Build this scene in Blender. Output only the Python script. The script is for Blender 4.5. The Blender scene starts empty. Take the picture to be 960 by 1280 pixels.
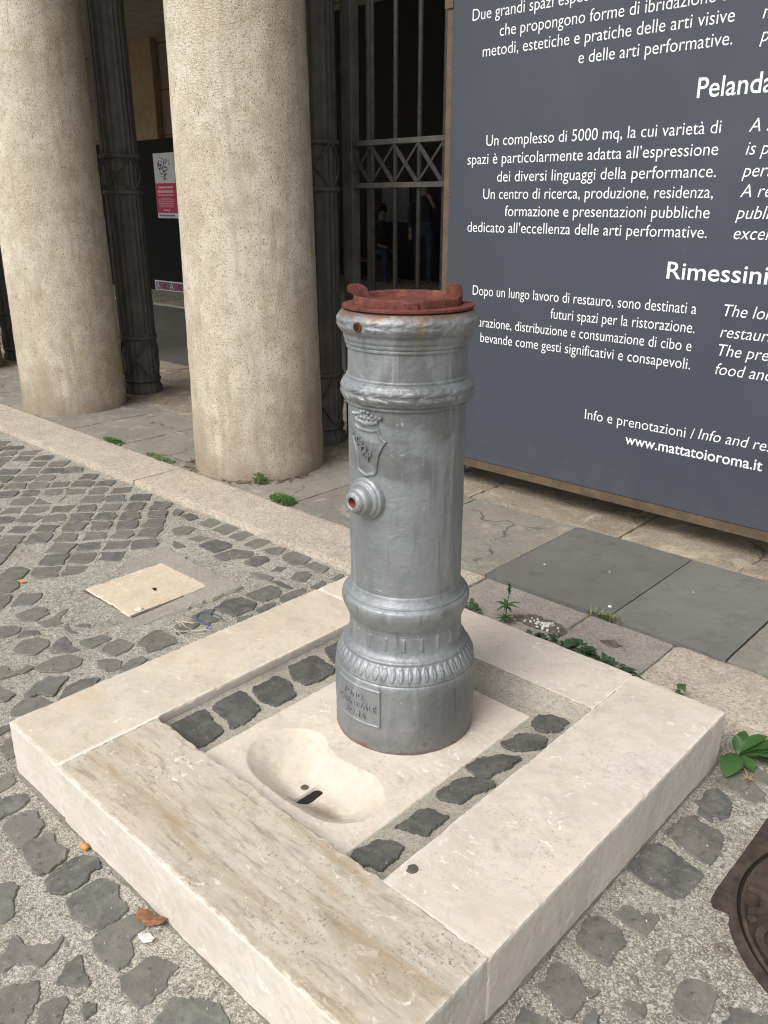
import bpy, bmesh, math, random
import numpy as np
from mathutils import Vector, Matrix, noise as mnoise
PI = math.pi
C = bpy.context.scene.collection
SC = bpy.context.scene

# ------------------------------------------------------------ camera, sky, sun, exposure
cam_d = bpy.data.cameras.new("camera"); cam = bpy.data.objects.new("camera", cam_d); C.objects.link(cam); SC.camera = cam
F_PX, PITCH, YAW, ROLL = 1035.36, 0.35692, 0.75514, -0.00108
CAM = Vector((1.212, -1.3638, 1.355))
fwd = Vector((-math.sin(YAW)*math.cos(PITCH), math.cos(YAW)*math.cos(PITCH), -math.sin(PITCH)))
rgt = Vector((math.cos(YAW), math.sin(YAW), 0)); upv = rgt.cross(fwd)
r2 = rgt*math.cos(ROLL) + upv*math.sin(ROLL); u2 = -rgt*math.sin(ROLL) + upv*math.cos(ROLL)
cam.matrix_world = Matrix(((r2.x, u2.x, -fwd.x, CAM.x), (r2.y, u2.y, -fwd.y, CAM.y), (r2.z, u2.z, -fwd.z, CAM.z), (0, 0, 0, 1)))
cam_d.sensor_fit = 'VERTICAL'; cam_d.sensor_height = 36.0; cam_d.lens = F_PX*36.0/1280.0
cam_d.clip_start = 0.05; cam_d.clip_end = 900

SUN_EL, SUN_DIR = math.radians(50), Vector((0.0, -1.0, 0)).normalized()
w = bpy.data.worlds.new("World"); SC.world = w; w.use_nodes = True
nt = w.node_tree; bg = nt.nodes['Background']
sky = nt.nodes.new('ShaderNodeTexSky'); sky.sky_type = 'NISHITA'; sky.sun_disc = False
sky.sun_elevation = SUN_EL; sky.sun_rotation = math.atan2(SUN_DIR.x, SUN_DIR.y) % (2*PI)
sky.air_density = 1.0; sky.dust_density = 4.0; sky.ozone_density = 1.0
hs = nt.nodes.new('ShaderNodeHueSaturation'); hs.inputs['Saturation'].default_value = 0.22
nt.links.new(sky.outputs[0], hs.inputs['Color']); nt.links.new(hs.outputs[0], bg.inputs['Color'])
bg.inputs['Strength'].default_value = 0.14
sun_d = bpy.data.lights.new("sun", 'SUN'); sun_d.energy = 1.15; sun_d.angle = math.radians(32); sun_d.color = (1.0, 0.955, 0.89)
sun = bpy.data.objects.new("sun", sun_d); C.objects.link(sun)
sd = Vector((SUN_DIR.x*math.cos(SUN_EL), SUN_DIR.y*math.cos(SUN_EL), math.sin(SUN_EL)))
sun.rotation_euler = sd.to_track_quat('Z', 'Y').to_euler(); sun.location = (0, 0, 12)
SC.view_settings.view_transform = 'Standard'; SC.view_settings.look = 'None'
SC.view_settings.exposure = 0.60; SC.view_settings.gamma = 1.0; SC.view_settings.use_curve_mapping = False
SC.render.engine = 'CYCLES'
SC.cycles.max_bounces = 6; SC.cycles.use_denoising = True; SC.cycles.filter_width = 1.15

# ------------------------------------------------------------ helpers
random.seed(7); RNG = np.random.default_rng(11)
WORLD = {}                                   # world position of every parent

def thing(name, label, cat, loc=(0, 0, 0), group=None):
    o = bpy.data.objects.new(name, None); o.empty_display_size = 0.1
    C.objects.link(o); o.location = loc; o['label'] = label; o['category'] = cat
    if group: o['group'] = group
    WORLD[o.name] = Vector(loc); return o

def tag(o, label, cat, group=None):
    o['label'] = label; o['category'] = cat
    if group: o['group'] = group
    return o

def link_mesh(name, me, mat, parent=None, smooth=False, origin=None):
    """vertices arrive in world metres and are moved into the parent's (or the given) frame"""
    off = WORLD[parent.name] if parent else Vector(origin or (0, 0, 0))
    if off.length: me.transform(Matrix.Translation(-off))
    o = bpy.data.objects.new(name, me); C.objects.link(o)
    if parent: o.parent = parent; WORLD[o.name] = off
    else: o.location = off; WORLD[o.name] = off
    for m in (mat if isinstance(mat, (list, tuple)) else [mat]): me.materials.append(m)
    if smooth: me.polygons.foreach_set('use_smooth', [True]*len(me.polygons))
    me.update(); return o

def from_lists(name, V, Fc, mat, parent=None, smooth=False, origin=None, midx=None):
    me = bpy.data.meshes.new(name); me.from_pydata([tuple(map(float, v)) for v in V], [], [tuple(map(int, f)) for f in Fc])
    if midx is not None: me.polygons.foreach_set('material_index', midx)
    return link_mesh(name, me, mat, parent, smooth, origin)

def from_bm(name, bm, mat, parent=None, smooth=False, origin=None):
    bmesh.ops.recalc_face_normals(bm, faces=bm.faces[:])
    me = bpy.data.meshes.new(name); bm.to_mesh(me); bm.free()
    return link_mesh(name, me, mat, parent, smooth, origin)

def struct(o): o['kind'] = 'structure'; return o

def n3(x, y, z, s=1.0): return mnoise.noise(Vector((x*s, y*s, z*s)))

def bx(bm, x0, x1, y0, y1, z0, z1, bev=0.0, seg=1):
    vs = [bm.verts.new(p) for p in ((x0,y0,z0),(x1,y0,z0),(x1,y1,z0),(x0,y1,z0),(x0,y0,z1),(x1,y0,z1),(x1,y1,z1),(x0,y1,z1))]
    fs = [bm.faces.new([vs[i] for i in q]) for q in ((0,3,2,1),(4,5,6,7),(0,1,5,4),(1,2,6,5),(2,3,7,6),(3,0,4,7))]
    if bev > 0:
        es = {e for f in fs for e in f.edges}
        bmesh.ops.bevel(bm, geom=list(es), offset=bev, segments=seg, affect='EDGES', profile=0.5)

def tube(bm, pts, rad, n=8, cap=True):
    pts = [Vector(p) for p in pts]; rings = []
    rad = rad if isinstance(rad, (list, tuple)) else [rad]*len(pts)
    prev = None
    for i, p in enumerate(pts):
        t = (pts[min(i+1, len(pts)-1)] - pts[max(i-1, 0)]).normalized()
        if prev is None:
            a = Vector((0, 0, 1)) if abs(t.z) < 0.9 else Vector((1, 0, 0)); s = t.cross(a).normalized()
        else: s = (prev - t*prev.dot(t)).normalized()
        prev = s; q = t.cross(s)
        rings.append([bm.verts.new(p + (s*math.cos(2*PI*k/n) + q*math.sin(2*PI*k/n))*rad[i]) for k in range(n)])
    for a, b in zip(rings, rings[1:]):
        for k in range(n): bm.faces.new((a[k], a[(k+1) % n], b[(k+1) % n], b[k]))
    if cap: bm.faces.new(rings[0][::-1]); bm.faces.new(rings[-1])

def stone_block(x0, x1, y0, y1, z0, z1, res=0.008, rnd=0.004, chip=0.003, lump=0.0012, seed=0.0, sides=False):
    """a block of cut stone: gridded box, softly rounded and irregularly chipped arrises"""
    bm = bmesh.new(); d = (x1-x0, y1-y0, z1-z0); n = [max(3, int(round(v/res))) for v in d]; lo = (x0, y0, z0)
    for ax in range(3):
        a, b = [(1, 2), (2, 0), (0, 1)][ax]
        for side in (0, 1):
            g = [[None]*(n[b]+1) for _ in range(n[a]+1)]
            for i in range(n[a]+1):
                for j in range(n[b]+1):
                    p = [0, 0, 0]; p[ax] = lo[ax] + d[ax]*side; p[a] = lo[a] + d[a]*i/n[a]; p[b] = lo[b] + d[b]*j/n[b]
                    g[i][j] = bm.verts.new(p)
            for i in range(n[a]):
                for j in range(n[b]):
                    q = (g[i][j], g[i+1][j], g[i+1][j+1], g[i][j+1]); bm.faces.new(q if side else q[::-1])
    bmesh.ops.remove_doubles(bm, verts=bm.verts[:], dist=1e-5)
    hi = (x1, y1, z1)
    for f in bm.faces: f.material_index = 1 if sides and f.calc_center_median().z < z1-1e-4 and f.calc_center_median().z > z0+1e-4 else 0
    for v in bm.verts:
        p = v.co.copy()
        e = chip*max(0.0, n3(p.x+seed, p.y, p.z, 38)*1.6 - 0.12 + 0.8*n3(p.x, p.y+seed, p.z, 130)) + 0.6*chip*max(0, n3(p.x, p.y, p.z+seed, 9))
        r = rnd + e
        q = Vector([min(max(p[k], lo[k]+r), hi[k]-r) for k in range(3)])
        dd = p - q; cnt = sum(1 for k in range(3) if abs(dd[k]) > 1e-6)
        if cnt >= 2: p = q + dd.normalized()*r
        k = lump*(n3(p.x, p.y+seed, p.z, 14) + 0.5*n3(p.x, p.y, p.z+seed, 55))
        v.co = p + Vector((dd.normalized()*k)) if dd.length > 1e-6 else p
    return bm

def lathe(name, prof, nseg, mat, parent, cx=0.0, cy=0.0, step=None, disp=None, smooth=True, close_top=False, origin=None):
    """profile of (z, r); optional disp(theta array, z, r, s) -> radial offset array"""
    P = [prof[0]]
    for a, b in zip(prof, prof[1:]):
        L = math.hypot(b[0]-a[0], b[1]-a[1]); k = 1 if not step else max(1, int(math.ceil(L/step)))
        for i in range(1, k+1): P.append((a[0]+(b[0]-a[0])*i/k, a[1]+(b[1]-a[1])*i/k))
    th = np.linspace(0, 2*PI, nseg, endpoint=False); V = []; N = len(P)
    for k, (z, r) in enumerate(P):
        rr = np.full(nseg, r) if disp is None else r + disp(th, z, r, k/(N-1))
        V.append(np.stack([cx + rr*np.sin(th), cy - rr*np.cos(th), np.full(nseg, z)], 1))
    V = np.concatenate(V); i = np.arange(nseg); j = (i+1) % nseg
    Fc = np.concatenate([np.stack([k*nseg+i, k*nseg+j, (k+1)*nseg+j, (k+1)*nseg+i], 1) for k in range(N-1)]).tolist()
    if close_top: Fc.append([(N-1)*nseg+int(q) for q in i])
    return from_lists(name, V, Fc, mat, parent, smooth, origin)

def smooth_prof(pts, it=2):
    """corner-cutting of a (z, r) polyline"""
    for _ in range(it):
        q = [pts[0]]
        for a, b in zip(pts, pts[1:]):
            q += [(a[0]*.75+b[0]*.25, a[1]*.75+b[1]*.25), (a[0]*.25+b[0]*.75, a[1]*.25+b[1]*.75)]
        pts = q + [pts[-1]]
    return pts

def text_mesh(body, size, shear=0.0, bold=0.0, extrude=0.0, align='LEFT'):
    cu = bpy.data.curves.new('lettering', 'FONT'); cu.body = body; cu.size = size; cu.shear = shear; cu.offset = bold
    cu.extrude = extrude; cu.align_x = align; cu.resolution_u = 4
    o = bpy.data.objects.new('lettering', cu); C.objects.link(o)
    bpy.context.view_layer.update()
    me = bpy.data.meshes.new_from_object(o.evaluated_get(bpy.context.evaluated_depsgraph_get()))
    bpy.data.objects.remove(o); me.materials.clear(); return me

def mesh_xy(me):
    a = np.empty(len(me.vertices)*3); me.vertices.foreach_get('co', a); return a.reshape(-1, 3)

# ------------------------------------------------------------ node materials
class NT:
    def __init__(s, name):
        s.m = bpy.data.materials.new(name); s.m.use_nodes = True; s.t = s.m.node_tree; s.b = s.t.nodes['Principled BSDF']
        s.co = s.t.nodes.new('ShaderNodeTexCoord').outputs['Object']
    def n(s, typ, **k):
        o = s.t.nodes.new(typ)
        for a, v in k.items(): setattr(o, a, v)
        return o
    def put(s, sock, v):
        if v is None: return
        if hasattr(v, 'is_output'): s.t.links.new(v, sock)
        elif isinstance(v, (tuple, list)): sock.default_value = (*v, 1.0) if len(v) == 3 and sock.type == 'RGBA' else v
        else: sock.default_value = v
    def map(s, scale=(1, 1, 1), rot=(0, 0, 0), loc=(0, 0, 0), vec=None):
        o = s.n('ShaderNodeMapping'); s.put(o.inputs['Vector'], vec or s.co); o.inputs['Scale'].default_value = scale
        o.inputs['Rotation'].default_value = rot; o.inputs['Location'].default_value = loc; return o.outputs[0]
    def noise(s, scale, detail=4, rough=0.55, dist=0.0, vec=None):
        o = s.n('ShaderNodeTexNoise'); s.put(o.inputs['Vector'], vec or s.co); o.inputs['Scale'].default_value = scale
        o.inputs['Detail'].default_value = detail; o.inputs['Roughness'].default_value = rough; o.inputs['Distortion'].default_value = dist
        return o.outputs['Fac']
    def voro(s, scale, out='Distance', feature='F1', vec=None, rnd=1.0):
        o = s.n('ShaderNodeTexVoronoi', feature=feature); s.put(o.inputs['Vector'], vec or s.co); o.inputs['Scale'].default_value = scale
        o.inputs['Randomness'].default_value = rnd; return o.outputs[out]
    def ramp(s, fac, stops, interp='LINEAR'):
        o = s.n('ShaderNodeValToRGB'); s.put(o.inputs[0], fac); cr = o.color_ramp; cr.interpolation = interp
        while len(cr.elements) < len(stops): cr.elements.new(0.5)
        for e, (p, c) in zip(cr.elements, stops):
            e.position = p; e.color = (c, c, c, 1) if isinstance(c, (int, float)) else (*c, 1)
        return o.outputs[0]
    def mix(s, fac, a, b, mode='MIX'):
        o = s.n('ShaderNodeMix', data_type='RGBA', blend_type=mode)
        s.put(o.inputs[0], fac); s.put(o.inputs[6], a); s.put(o.inputs[7], b); return o.outputs[2]
    def math(s, op, a, b=None, clamp=False):
        o = s.n('ShaderNodeMath', operation=op, use_clamp=clamp); s.put(o.inputs[0], a); s.put(o.inputs[1], b); return o.outputs[0]
    def sep(s, vec=None):
        o = s.n('ShaderNodeSeparateXYZ'); s.put(o.inputs[0], vec or s.co); return o.outputs
    def island(s):
        return s.n('ShaderNodeNewGeometry').outputs['Random Per Island']
    def bump(s, h, strength=0.5, dist=0.002, prev=None):
        o = s.n('ShaderNodeBump'); s.put(o.inputs['Height'], h); o.inputs['Strength'].default_value = strength
        o.inputs['Distance'].default_value = dist
        if prev is not None: s.t.links.new(prev, o.inputs['Normal'])
        return o.outputs[0]
    def out(s, col=None, rough=None, metal=None, normal=None, spec=None):
        for k, v in (('Base Color', col), ('Roughness', rough), ('Metallic', metal), ('Normal', normal), ('Specular IOR Level', spec)): s.put(s.b.inputs[k], v)
        return s.m

def mat_travertine(name, base, vein, vein_dir='x', vein_amt=0.5, pits=0.5, seed=0.0, rusty=0.0, spot=None):
    t = NT(name); st = {'x': (2.0, 13, 9), 'y': (14, 1.2, 10), 'n': (5, 5, 5), 'z': (9, 9, 1.2)}[vein_dir]
    v = t.map(st, loc=(seed, seed*1.7, seed*.3))
    n1 = t.noise(1.6, 6, 0.6, 0.6, v); n2 = t.noise(5.5, 5, 0.65, 0.3, v)
    fl = t.noise(9, 5, 0.6); big = t.noise(2.6, 3, 0.5, vec=t.map(loc=(seed*2, 3, 1)))
    col = t.mix(t.ramp(big, [(0.35, 0.0), (0.65, 1.0)]), base, tuple(min(1, c*k) for c, k in zip(base, (1.06, 1.0, 0.95))))
    col = t.mix(t.math('MULTIPLY', t.ramp(n1, [(0.46, 0.0), (0.7, 1.0)]), vein_amt), col, vein)
    col = t.mix(t.math('MULTIPLY', t.ramp(n2, [(0.54, 0.0), (0.66, 1.0)]), vein_amt*0.7), col, tuple(c*0.62 for c in vein))
    grey = t.ramp(fl, [(0.5, 0.0), (0.68, 0.5)]); col = t.mix(grey, col, tuple(c*0.80 for c in base))
    cloud = t.noise(4.2, 6, 0.68, 0.8, t.map(loc=(seed+2, seed, 0))); col = t.mix(t.ramp(cloud, [(0.50, 0.0), (0.66, 0.55)]), col, tuple(c*k for c, k in zip(base, (0.80, 0.76, 0.70))))
    warm = t.noise(2.1, 5, 0.62, 0.6, t.map(loc=(seed, 9, 2))); col = t.mix(t.ramp(warm, [(0.53, 0.0), (0.68, 0.5)]), col, tuple(c*k for c, k in zip(base, (0.98, 0.84, 0.72))))
    dirt = t.noise(16, 6, 0.75, 0.3, t.map(loc=(1, seed, 4))); col = t.mix(t.ramp(dirt, [(0.56, 0.0), (0.70, 0.42)]), col, (0.30, 0.265, 0.215))
    fm = t.ramp(t.noise(5, 3, 0.6, vec=t.map(loc=(seed, 2, 7))), [(0.44, 0.0), (0.60, 1.0)])
    fleck = t.math('MULTIPLY', t.ramp(t.noise(27, 4, 0.68, 1.1, t.map((1, 1.5, 1))), [(0.60, 0.0), (0.635, 0.75)]), fm); col = t.mix(fleck, col, (0.76, 0.71, 0.63))
    fine = t.ramp(t.noise(120, 3, 0.7), [(0.60, 0.0), (0.72, 0.35)]); col = t.mix(fine, col, tuple(c*0.66 for c in base))
    speck = t.ramp(t.noise(150, 3, 0.72), [(0.35, 0.85), (0.42, 0.0)])
    zone = t.ramp(t.noise(6.5, 3, 0.6, vec=t.map(loc=(5+seed, 0, 0))), [(0.42, 0.0), (0.62, 1.0)])
    pit = t.math('MULTIPLY', t.math('MULTIPLY', speck, zone), pits); col = t.mix(pit, col, (0.16, 0.13, 0.10))
    if rusty:
        rz = t.noise(3.2, 5, 0.6, 0.5, t.map((1.0, 5.0, 3.0), loc=(1.3, 0.4, 0))); col = t.mix(t.math('MULTIPLY', t.ramp(rz, [(0.53, 0.0), (0.66, 1.0)]), rusty), col, (0.33, 0.235, 0.145))
        gz = t.noise(7.5, 6, 0.7, 0.4, t.map((1.0, 3.0, 2.0), loc=(5, 2, 1))); col = t.mix(t.ramp(gz, [(0.52, 0.0), (0.66, 0.5)]), col, (0.34, 0.29, 0.225))
    if spot:
        dv = t.n('ShaderNodeVectorMath', operation='DISTANCE'); t.put(dv.inputs[0], t.map((1, 1.5, 1))); dv.inputs[1].default_value = (spot[0], spot[1]*1.5, spot[2])
        sd_ = t.math('ADD', dv.outputs['Value'], t.math('MULTIPLY', t.math('SUBTRACT', t.noise(26, 5, 0.7), 0.5), 0.09)); col = t.mix(t.ramp(sd_, [(0.02, 0.75), (0.075, 0.0)]), col, (0.20, 0.15, 0.085))
    pt = t.n('ShaderNodeNewGeometry').outputs['Pointiness']
    edge = t.math('MULTIPLY', t.ramp(pt, [(0.515, 0.0), (0.56, 0.8)]), t.ramp(t.noise(45, 4, 0.65), [(0.42, 0.0), (0.56, 1.0)])); col = t.mix(edge, col, (0.66, 0.62, 0.55))
    h = t.math('SUBTRACT', t.noise(60, 5, 0.6), t.math('MULTIPLY', pit, 1.4))
    return t.out(col, t.ramp(fl, [(0.3, 0.62), (0.7, 0.8)]), 0, t.bump(h, 0.35, 0.0022), 0.3)

def mat_granite_column():
    t = NT('granite_column'); z = t.sep()[2]
    big = t.noise(2.0, 4, 0.6, 0.3); med = t.noise(11, 4, 0.6)
    col = t.mix(t.ramp(big, [(0.40, 0.0), (0.62, 1.0)]), (0.575, 0.50, 0.385), (0.74, 0.675, 0.56))
    col = t.mix(t.ramp(med, [(0.45, 0.0), (0.66, 0.8)]), col, (0.47, 0.395, 0.29))
    cells = t.voro(260, 'Color'); cv = t.math('MULTIPLY', t.sep(cells)[0], 1.0)
    col = t.mix(t.ramp(cv, [(0.0, 0.6), (0.13, 0.45), (0.20, 0.0)]), col, (0.22, 0.17, 0.12))
    col = t.mix(t.ramp(cv, [(0.74, 0.0), (0.8, 0.5), (1.0, 0.6)]), col, (0.70, 0.64, 0.53))
    c2 = t.sep(t.voro(190, 'Color'))[1]; col = t.mix(t.ramp(c2, [(0.0, 0.7), (0.022, 0.7), (0.03, 0.0)]), col, (0.17, 0.13, 0.09))
    stk = t.noise(3.0, 5, 0.6, 0.4, t.map((5, 5, 0.55), loc=(2, 7, 1))); col = t.mix(t.ramp(stk, [(0.52, 0.0), (0.70, 0.5)]), col, (0.36, 0.30, 0.215))
    # splash dirt near the foot, ragged upper edge
    hgt = t.math('ADD', z, t.math('MULTIPLY', t.math('SUBTRACT', t.noise(4.2, 4, 0.6, vec=t.map((1, 1, 0.6))), 0.5), 1.1))
    col = t.mix(t.ramp(hgt, [(0.0, 0.75), (0.22, 0.45), (0.44, 0.0)]), col, (0.26, 0.205, 0.145))
    white = t.ramp(t.noise(7, 4, 0.65, 0.5, t.map(loc=(3, 8, 2))), [(0.62, 0.0), (0.7, 0.5)]); col = t.mix(white, col, (0.66, 0.61, 0.52))
    h = t.math('ADD', t.math('MULTIPLY', t.noise(110, 5, 0.75), 1.6), t.math('MULTIPLY', t.voro(200), 0.9))
    return t.out(col, 0.85, 0, t.bump(h, 0.9, 0.004), 0.25)

def mat_mortar():
    t = NT('road_mortar'); big = t.noise(1.7, 4, 0.6); med = t.noise(9, 5, 0.65)
    col = t.mix(t.ramp(big, [(0.38, 0.0), (0.66, 1.0)]), (0.41, 0.395, 0.33), (0.275, 0.262, 0.215))
    col = t.mix(t.ramp(med, [(0.42, 0.0), (0.7, 0.6)]), col, (0.25, 0.235, 0.195))
    col = t.mix(t.ramp(t.noise(4.3, 5, 0.65, 0.5, t.map(loc=(2, 5, 0))), [(0.54, 0.0), (0.68, 0.75)]), col, (0.185, 0.17, 0.13))
    col = t.mix(t.ramp(t.noise(6, 5, 0.7, 0.5, t.map(loc=(6, 1, 0))), [(0.56, 0.0), (0.70, 0.6)]), col, (0.50, 0.485, 0.42))
    cv = t.sep(t.voro(380, 'Color'))[0]
    col = t.mix(t.ramp(cv, [(0.0, 0.7), (0.24, 0.55), (0.34, 0.0)]), col, (0.15, 0.14, 0.115))
    col = t.mix(t.ramp(cv, [(0.66, 0.0), (0.74, 0.6), (1.0, 0.75)]), col, (0.58, 0.56, 0.49))
    c2 = t.sep(t.voro(150, 'Color'))[2]
    col = t.mix(t.ramp(c2, [(0.0, 0.7), (0.07, 0.65), (0.10, 0.0)]), col, (0.60, 0.57, 0.49)); c3 = t.sep(t.voro(120, 'Color', vec=t.map(loc=(3, 3, 1))))[1]
    col = t.mix(t.ramp(c3, [(0.0, 0.6), (0.06, 0.55), (0.09, 0.0)]), col, (0.115, 0.105, 0.085))
    h = t.math('ADD', t.math('MULTIPLY', t.sep(t.voro(380, 'Color'))[1], 0.6), t.math('ADD', t.noise(300, 3, 0.6), t.math('MULTIPLY', t.noise(40, 4, 0.6), 1.2)))
    return t.out(col, 0.9, 0, t.bump(h, 0.8, 0.005), 0.2)

def mat_basalt(name='basalt', k=1.0):
    t = NT(name); isl = t.island()
    col = t.ramp(isl, [(0.0, (0.066*k, 0.070*k, 0.070*k)), (0.3, (0.150*k, 0.140*k, 0.118*k)), (0.6, (0.092*k, 0.094*k, 0.088*k)), (0.85, (0.150*k, 0.142*k, 0.120*k)), (1.0, (0.108*k, 0.116*k, 0.108*k))])
    col = t.mix(t.ramp(t.noise(22, 6, 0.7, 0.6), [(0.42, 0.0), (0.68, 0.7)]), col, (0.215*k, 0.205*k, 0.175*k))
    col = t.mix(t.ramp(t.noise(75, 4, 0.6), [(0.30, 0.6), (0.42, 0.0)]), col, (0.03, 0.03, 0.03))
    col = t.mix(t.ramp(t.noise(150, 3, 0.7, 0.8), [(0.66, 0.0), (0.70, 0.7)]), col, (0.42, 0.40, 0.34))
    h = t.math('ADD', t.noise(55, 5, 0.6), t.math('MULTIPLY', t.noise(260, 3, 0.6), 0.4))
    return t.out(col, t.ramp(t.noise(20, 3, 0.5), [(0.3, 0.48), (0.7, 0.75)]), 0, t.bump(h, 0.5, 0.003), 0.4)

def mat_stone(name, a, b, grain=(0.2, 0.17, 0.14), grain_amt=0.5, gs=190, isl=0.0, bump=0.5, rough=0.8, crack=0.0):
    t = NT(name)
    col = t.mix(t.ramp(t.noise(3.2, 5, 0.6, 0.3), [(0.36, 0.0), (0.66, 1.0)]), a, b)
    if isl:
        col = t.mix(t.math('MULTIPLY', t.island(), isl), col, tuple(c*0.55 for c in b))
    cv = t.sep(t.voro(gs, 'Color'))[0]
    col = t.mix(t.ramp(cv, [(0.0, grain_amt), (0.16, grain_amt*.8), (0.25, 0.0)]), col, grain)
    col = t.mix(t.ramp(cv, [(0.72, 0.0), (0.8, grain_amt*.6), (1.0, grain_amt*.7)]), col, tuple(min(1, c*1.35) for c in a))
    col = t.mix(t.ramp(t.noise(14, 5, 0.65), [(0.52, 0.0), (0.72, 0.55)]), col, tuple(c*0.55 for c in a))
    h = t.math('ADD', t.noise(45, 5, 0.65), t.math('MULTIPLY', t.voro(gs), 0.5))
    if crack:
        nz = t.n('ShaderNodeTexNoise'); nz.inputs['Scale'].default_value = 5; nz.inputs['Detail'].default_value = 5; t.put(nz.inputs['Vector'], t.co)
        mx = t.n('ShaderNodeVectorMath', operation='MULTIPLY_ADD'); t.put(mx.inputs[0], nz.outputs['Color']); mx.inputs[1].default_value = (.34, .34, .0); t.put(mx.inputs[2], t.co)
        ed = t.voro(crack, 'Distance', 'DISTANCE_TO_EDGE', mx.outputs[0]); ck = t.math('MULTIPLY', t.ramp(ed, [(0.0, 1.0), (0.004, 0.9), (0.011, 0.0)]), t.ramp(t.noise(3.3, 4, 0.6, vec=t.map(loc=(3, 3, 3))), [(0.46, 0.0), (0.54, 1.0)]))
        col = t.mix(t.math('MULTIPLY', ck, 0.8), col, (0.085, 0.075, 0.058)); h = t.math('SUBTRACT', h, t.math('MULTIPLY', ck, 1.5))
        col = t.mix(t.ramp(t.noise(6.5, 6, 0.7, 0.5, t.map(loc=(8, 1, 0))), [(0.54, 0.0), (0.66, 0.6)]), col, tuple(min(1, c*1.45) for c in a))
    return t.out(col, rough, 0, t.bump(h, bump, 0.004), 0.25)

def mat_silver(name='aluminium_paint', rust_foot=False, rust_top=False):
    t = NT(name); z = t.sep()[2]
    big = t.noise(5.5, 5, 0.6, 0.4); drip = t.noise(3.0, 4, 0.6, 0.3, t.map((9, 9, 1.0)))
    col = t.mix(t.ramp(big, [(0.36, 0.0), (0.66, 1.0)]), (0.235, 0.252, 0.264), (0.300, 0.318, 0.330))
    col = t.mix(t.ramp(drip, [(0.52, 0.0), (0.68, 0.6)]), col, (0.185, 0.20, 0.215))
    col = t.mix(t.ramp(t.noise(3.4, 3, 0.55, 0.6, t.map(loc=(0.35, 0.8, 0.1))), [(0.60, 0.0), (0.66, 0.75)]), col, (0.150, 0.155, 0.155))
    chips = t.ramp(t.noise(46, 4, 0.7, 1.2), [(0.70, 0.0), (0.725, 0.8)]); col = t.mix(chips, col, (0.13, 0.125, 0.12))
    pale = t.ramp(t.noise(33, 4, 0.7, 0.8, t.map(loc=(7, 3, 2))), [(0.655, 0.0), (0.69, 0.7)]); col = t.mix(pale, col, (0.47, 0.48, 0.48))
    run = t.noise(6.0, 4, 0.6, 0.2, t.map((6, 6, 0.35), loc=(3, 1, 0))); col = t.mix(t.ramp(run, [(0.58, 0.0), (0.68, 0.5)]), col, (0.40, 0.41, 0.405))
    run2 = t.noise(7.0, 4, 0.6, 0.2, t.map((7, 7, 0.4), loc=(9, 4, 0))); col = t.mix(t.ramp(run2, [(0.60, 0.0), (0.69, 0.55)]), col, (0.13, 0.135, 0.135))
    metal = 0.5
    pitn = t.ramp(t.noise(95, 3, 0.6, 0.5), [(0.30, 1.0), (0.37, 0.0)]); zone = t.ramp(t.noise(7, 3, 0.6, vec=t.map(loc=(2, 1, 5))), [(0.48, 0.0), (0.62, 1.0)])
    pit = t.math('MULTIPLY', pitn, zone)
    if rust_foot:
        hz = t.math('ADD', t.math('ADD', z, 0.1), t.math('MULTIPLY', t.math('SUBTRACT', t.noise(22, 5, 0.7), 0.5), -0.055))
        f = t.ramp(hz, [(0.098, 1.0), (0.107, 1.0), (0.112, 0.0)]); col = t.mix(f, col, t.ramp(t.noise(60, 4, 0.6), [(0.35, (0.09, 0.035, 0.02)), (0.65, (0.30, 0.085, 0.035))]))
        dv = t.n('ShaderNodeVectorMath', operation='DISTANCE'); t.put(dv.inputs[0], t.map((1, 1, 0.75))); dv.inputs[1].default_value = (0.168, -0.035, 0.055)
        sd_ = t.math('ADD', dv.outputs['Value'], t.math('MULTIPLY', t.math('SUBTRACT', t.noise(15, 5, 0.7), 0.5), 0.12)); col = t.mix(t.ramp(sd_, [(0.07, 0.6), (0.11, 0.0)]), col, (0.12, 0.123, 0.12))
        hz2 = t.math('ADD', z, t.math('MULTIPLY', t.math('SUBTRACT', t.noise(11, 5, 0.7), 0.5), -0.10))
        col = t.mix(t.ramp(hz2, [(0.0, 0.5), (0.035, 0.45), (0.075, 0.0)]), col, (0.20, 0.195, 0.19))
    if rust_top:
        zc = t.math('SUBTRACT', z, 0.9)
        f = t.ramp(t.math('ADD', zc, t.math('MULTIPLY', t.math('SUBTRACT', t.noise(13, 5, 0.7), 0.5), 0.045)), [(0.114, 0.0), (0.126, 0.85)])
        col = t.mix(f, col, (0.165, 0.085, 0.048))
        st = t.math('MULTIPLY', t.ramp(t.noise(4.0, 4, 0.6, 0.3, t.map((7, 7, 0.7))), [(0.55, 0.0), (0.7, 0.6)]), t.ramp(zc, [(0.044, 0.2), (0.10, 1.0)]))
        col = t.mix(st, col, (0.24, 0.185, 0.11))
    h = t.math('ADD', t.noise(70, 5, 0.65), t.math('MULTIPLY', t.noise(24, 4, 0.6), 1.5)); h = t.math('SUBTRACT', t.math('SUBTRACT', h, t.math('MULTIPLY', chips, 0.5)), t.math('MULTIPLY', pit, 0.6))
    return t.out(col, t.ramp(t.noise(16, 4, 0.6), [(0.3, 0.42), (0.7, 0.60)]), metal, t.bump(h, 0.42, 0.004), 0.5)

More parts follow.
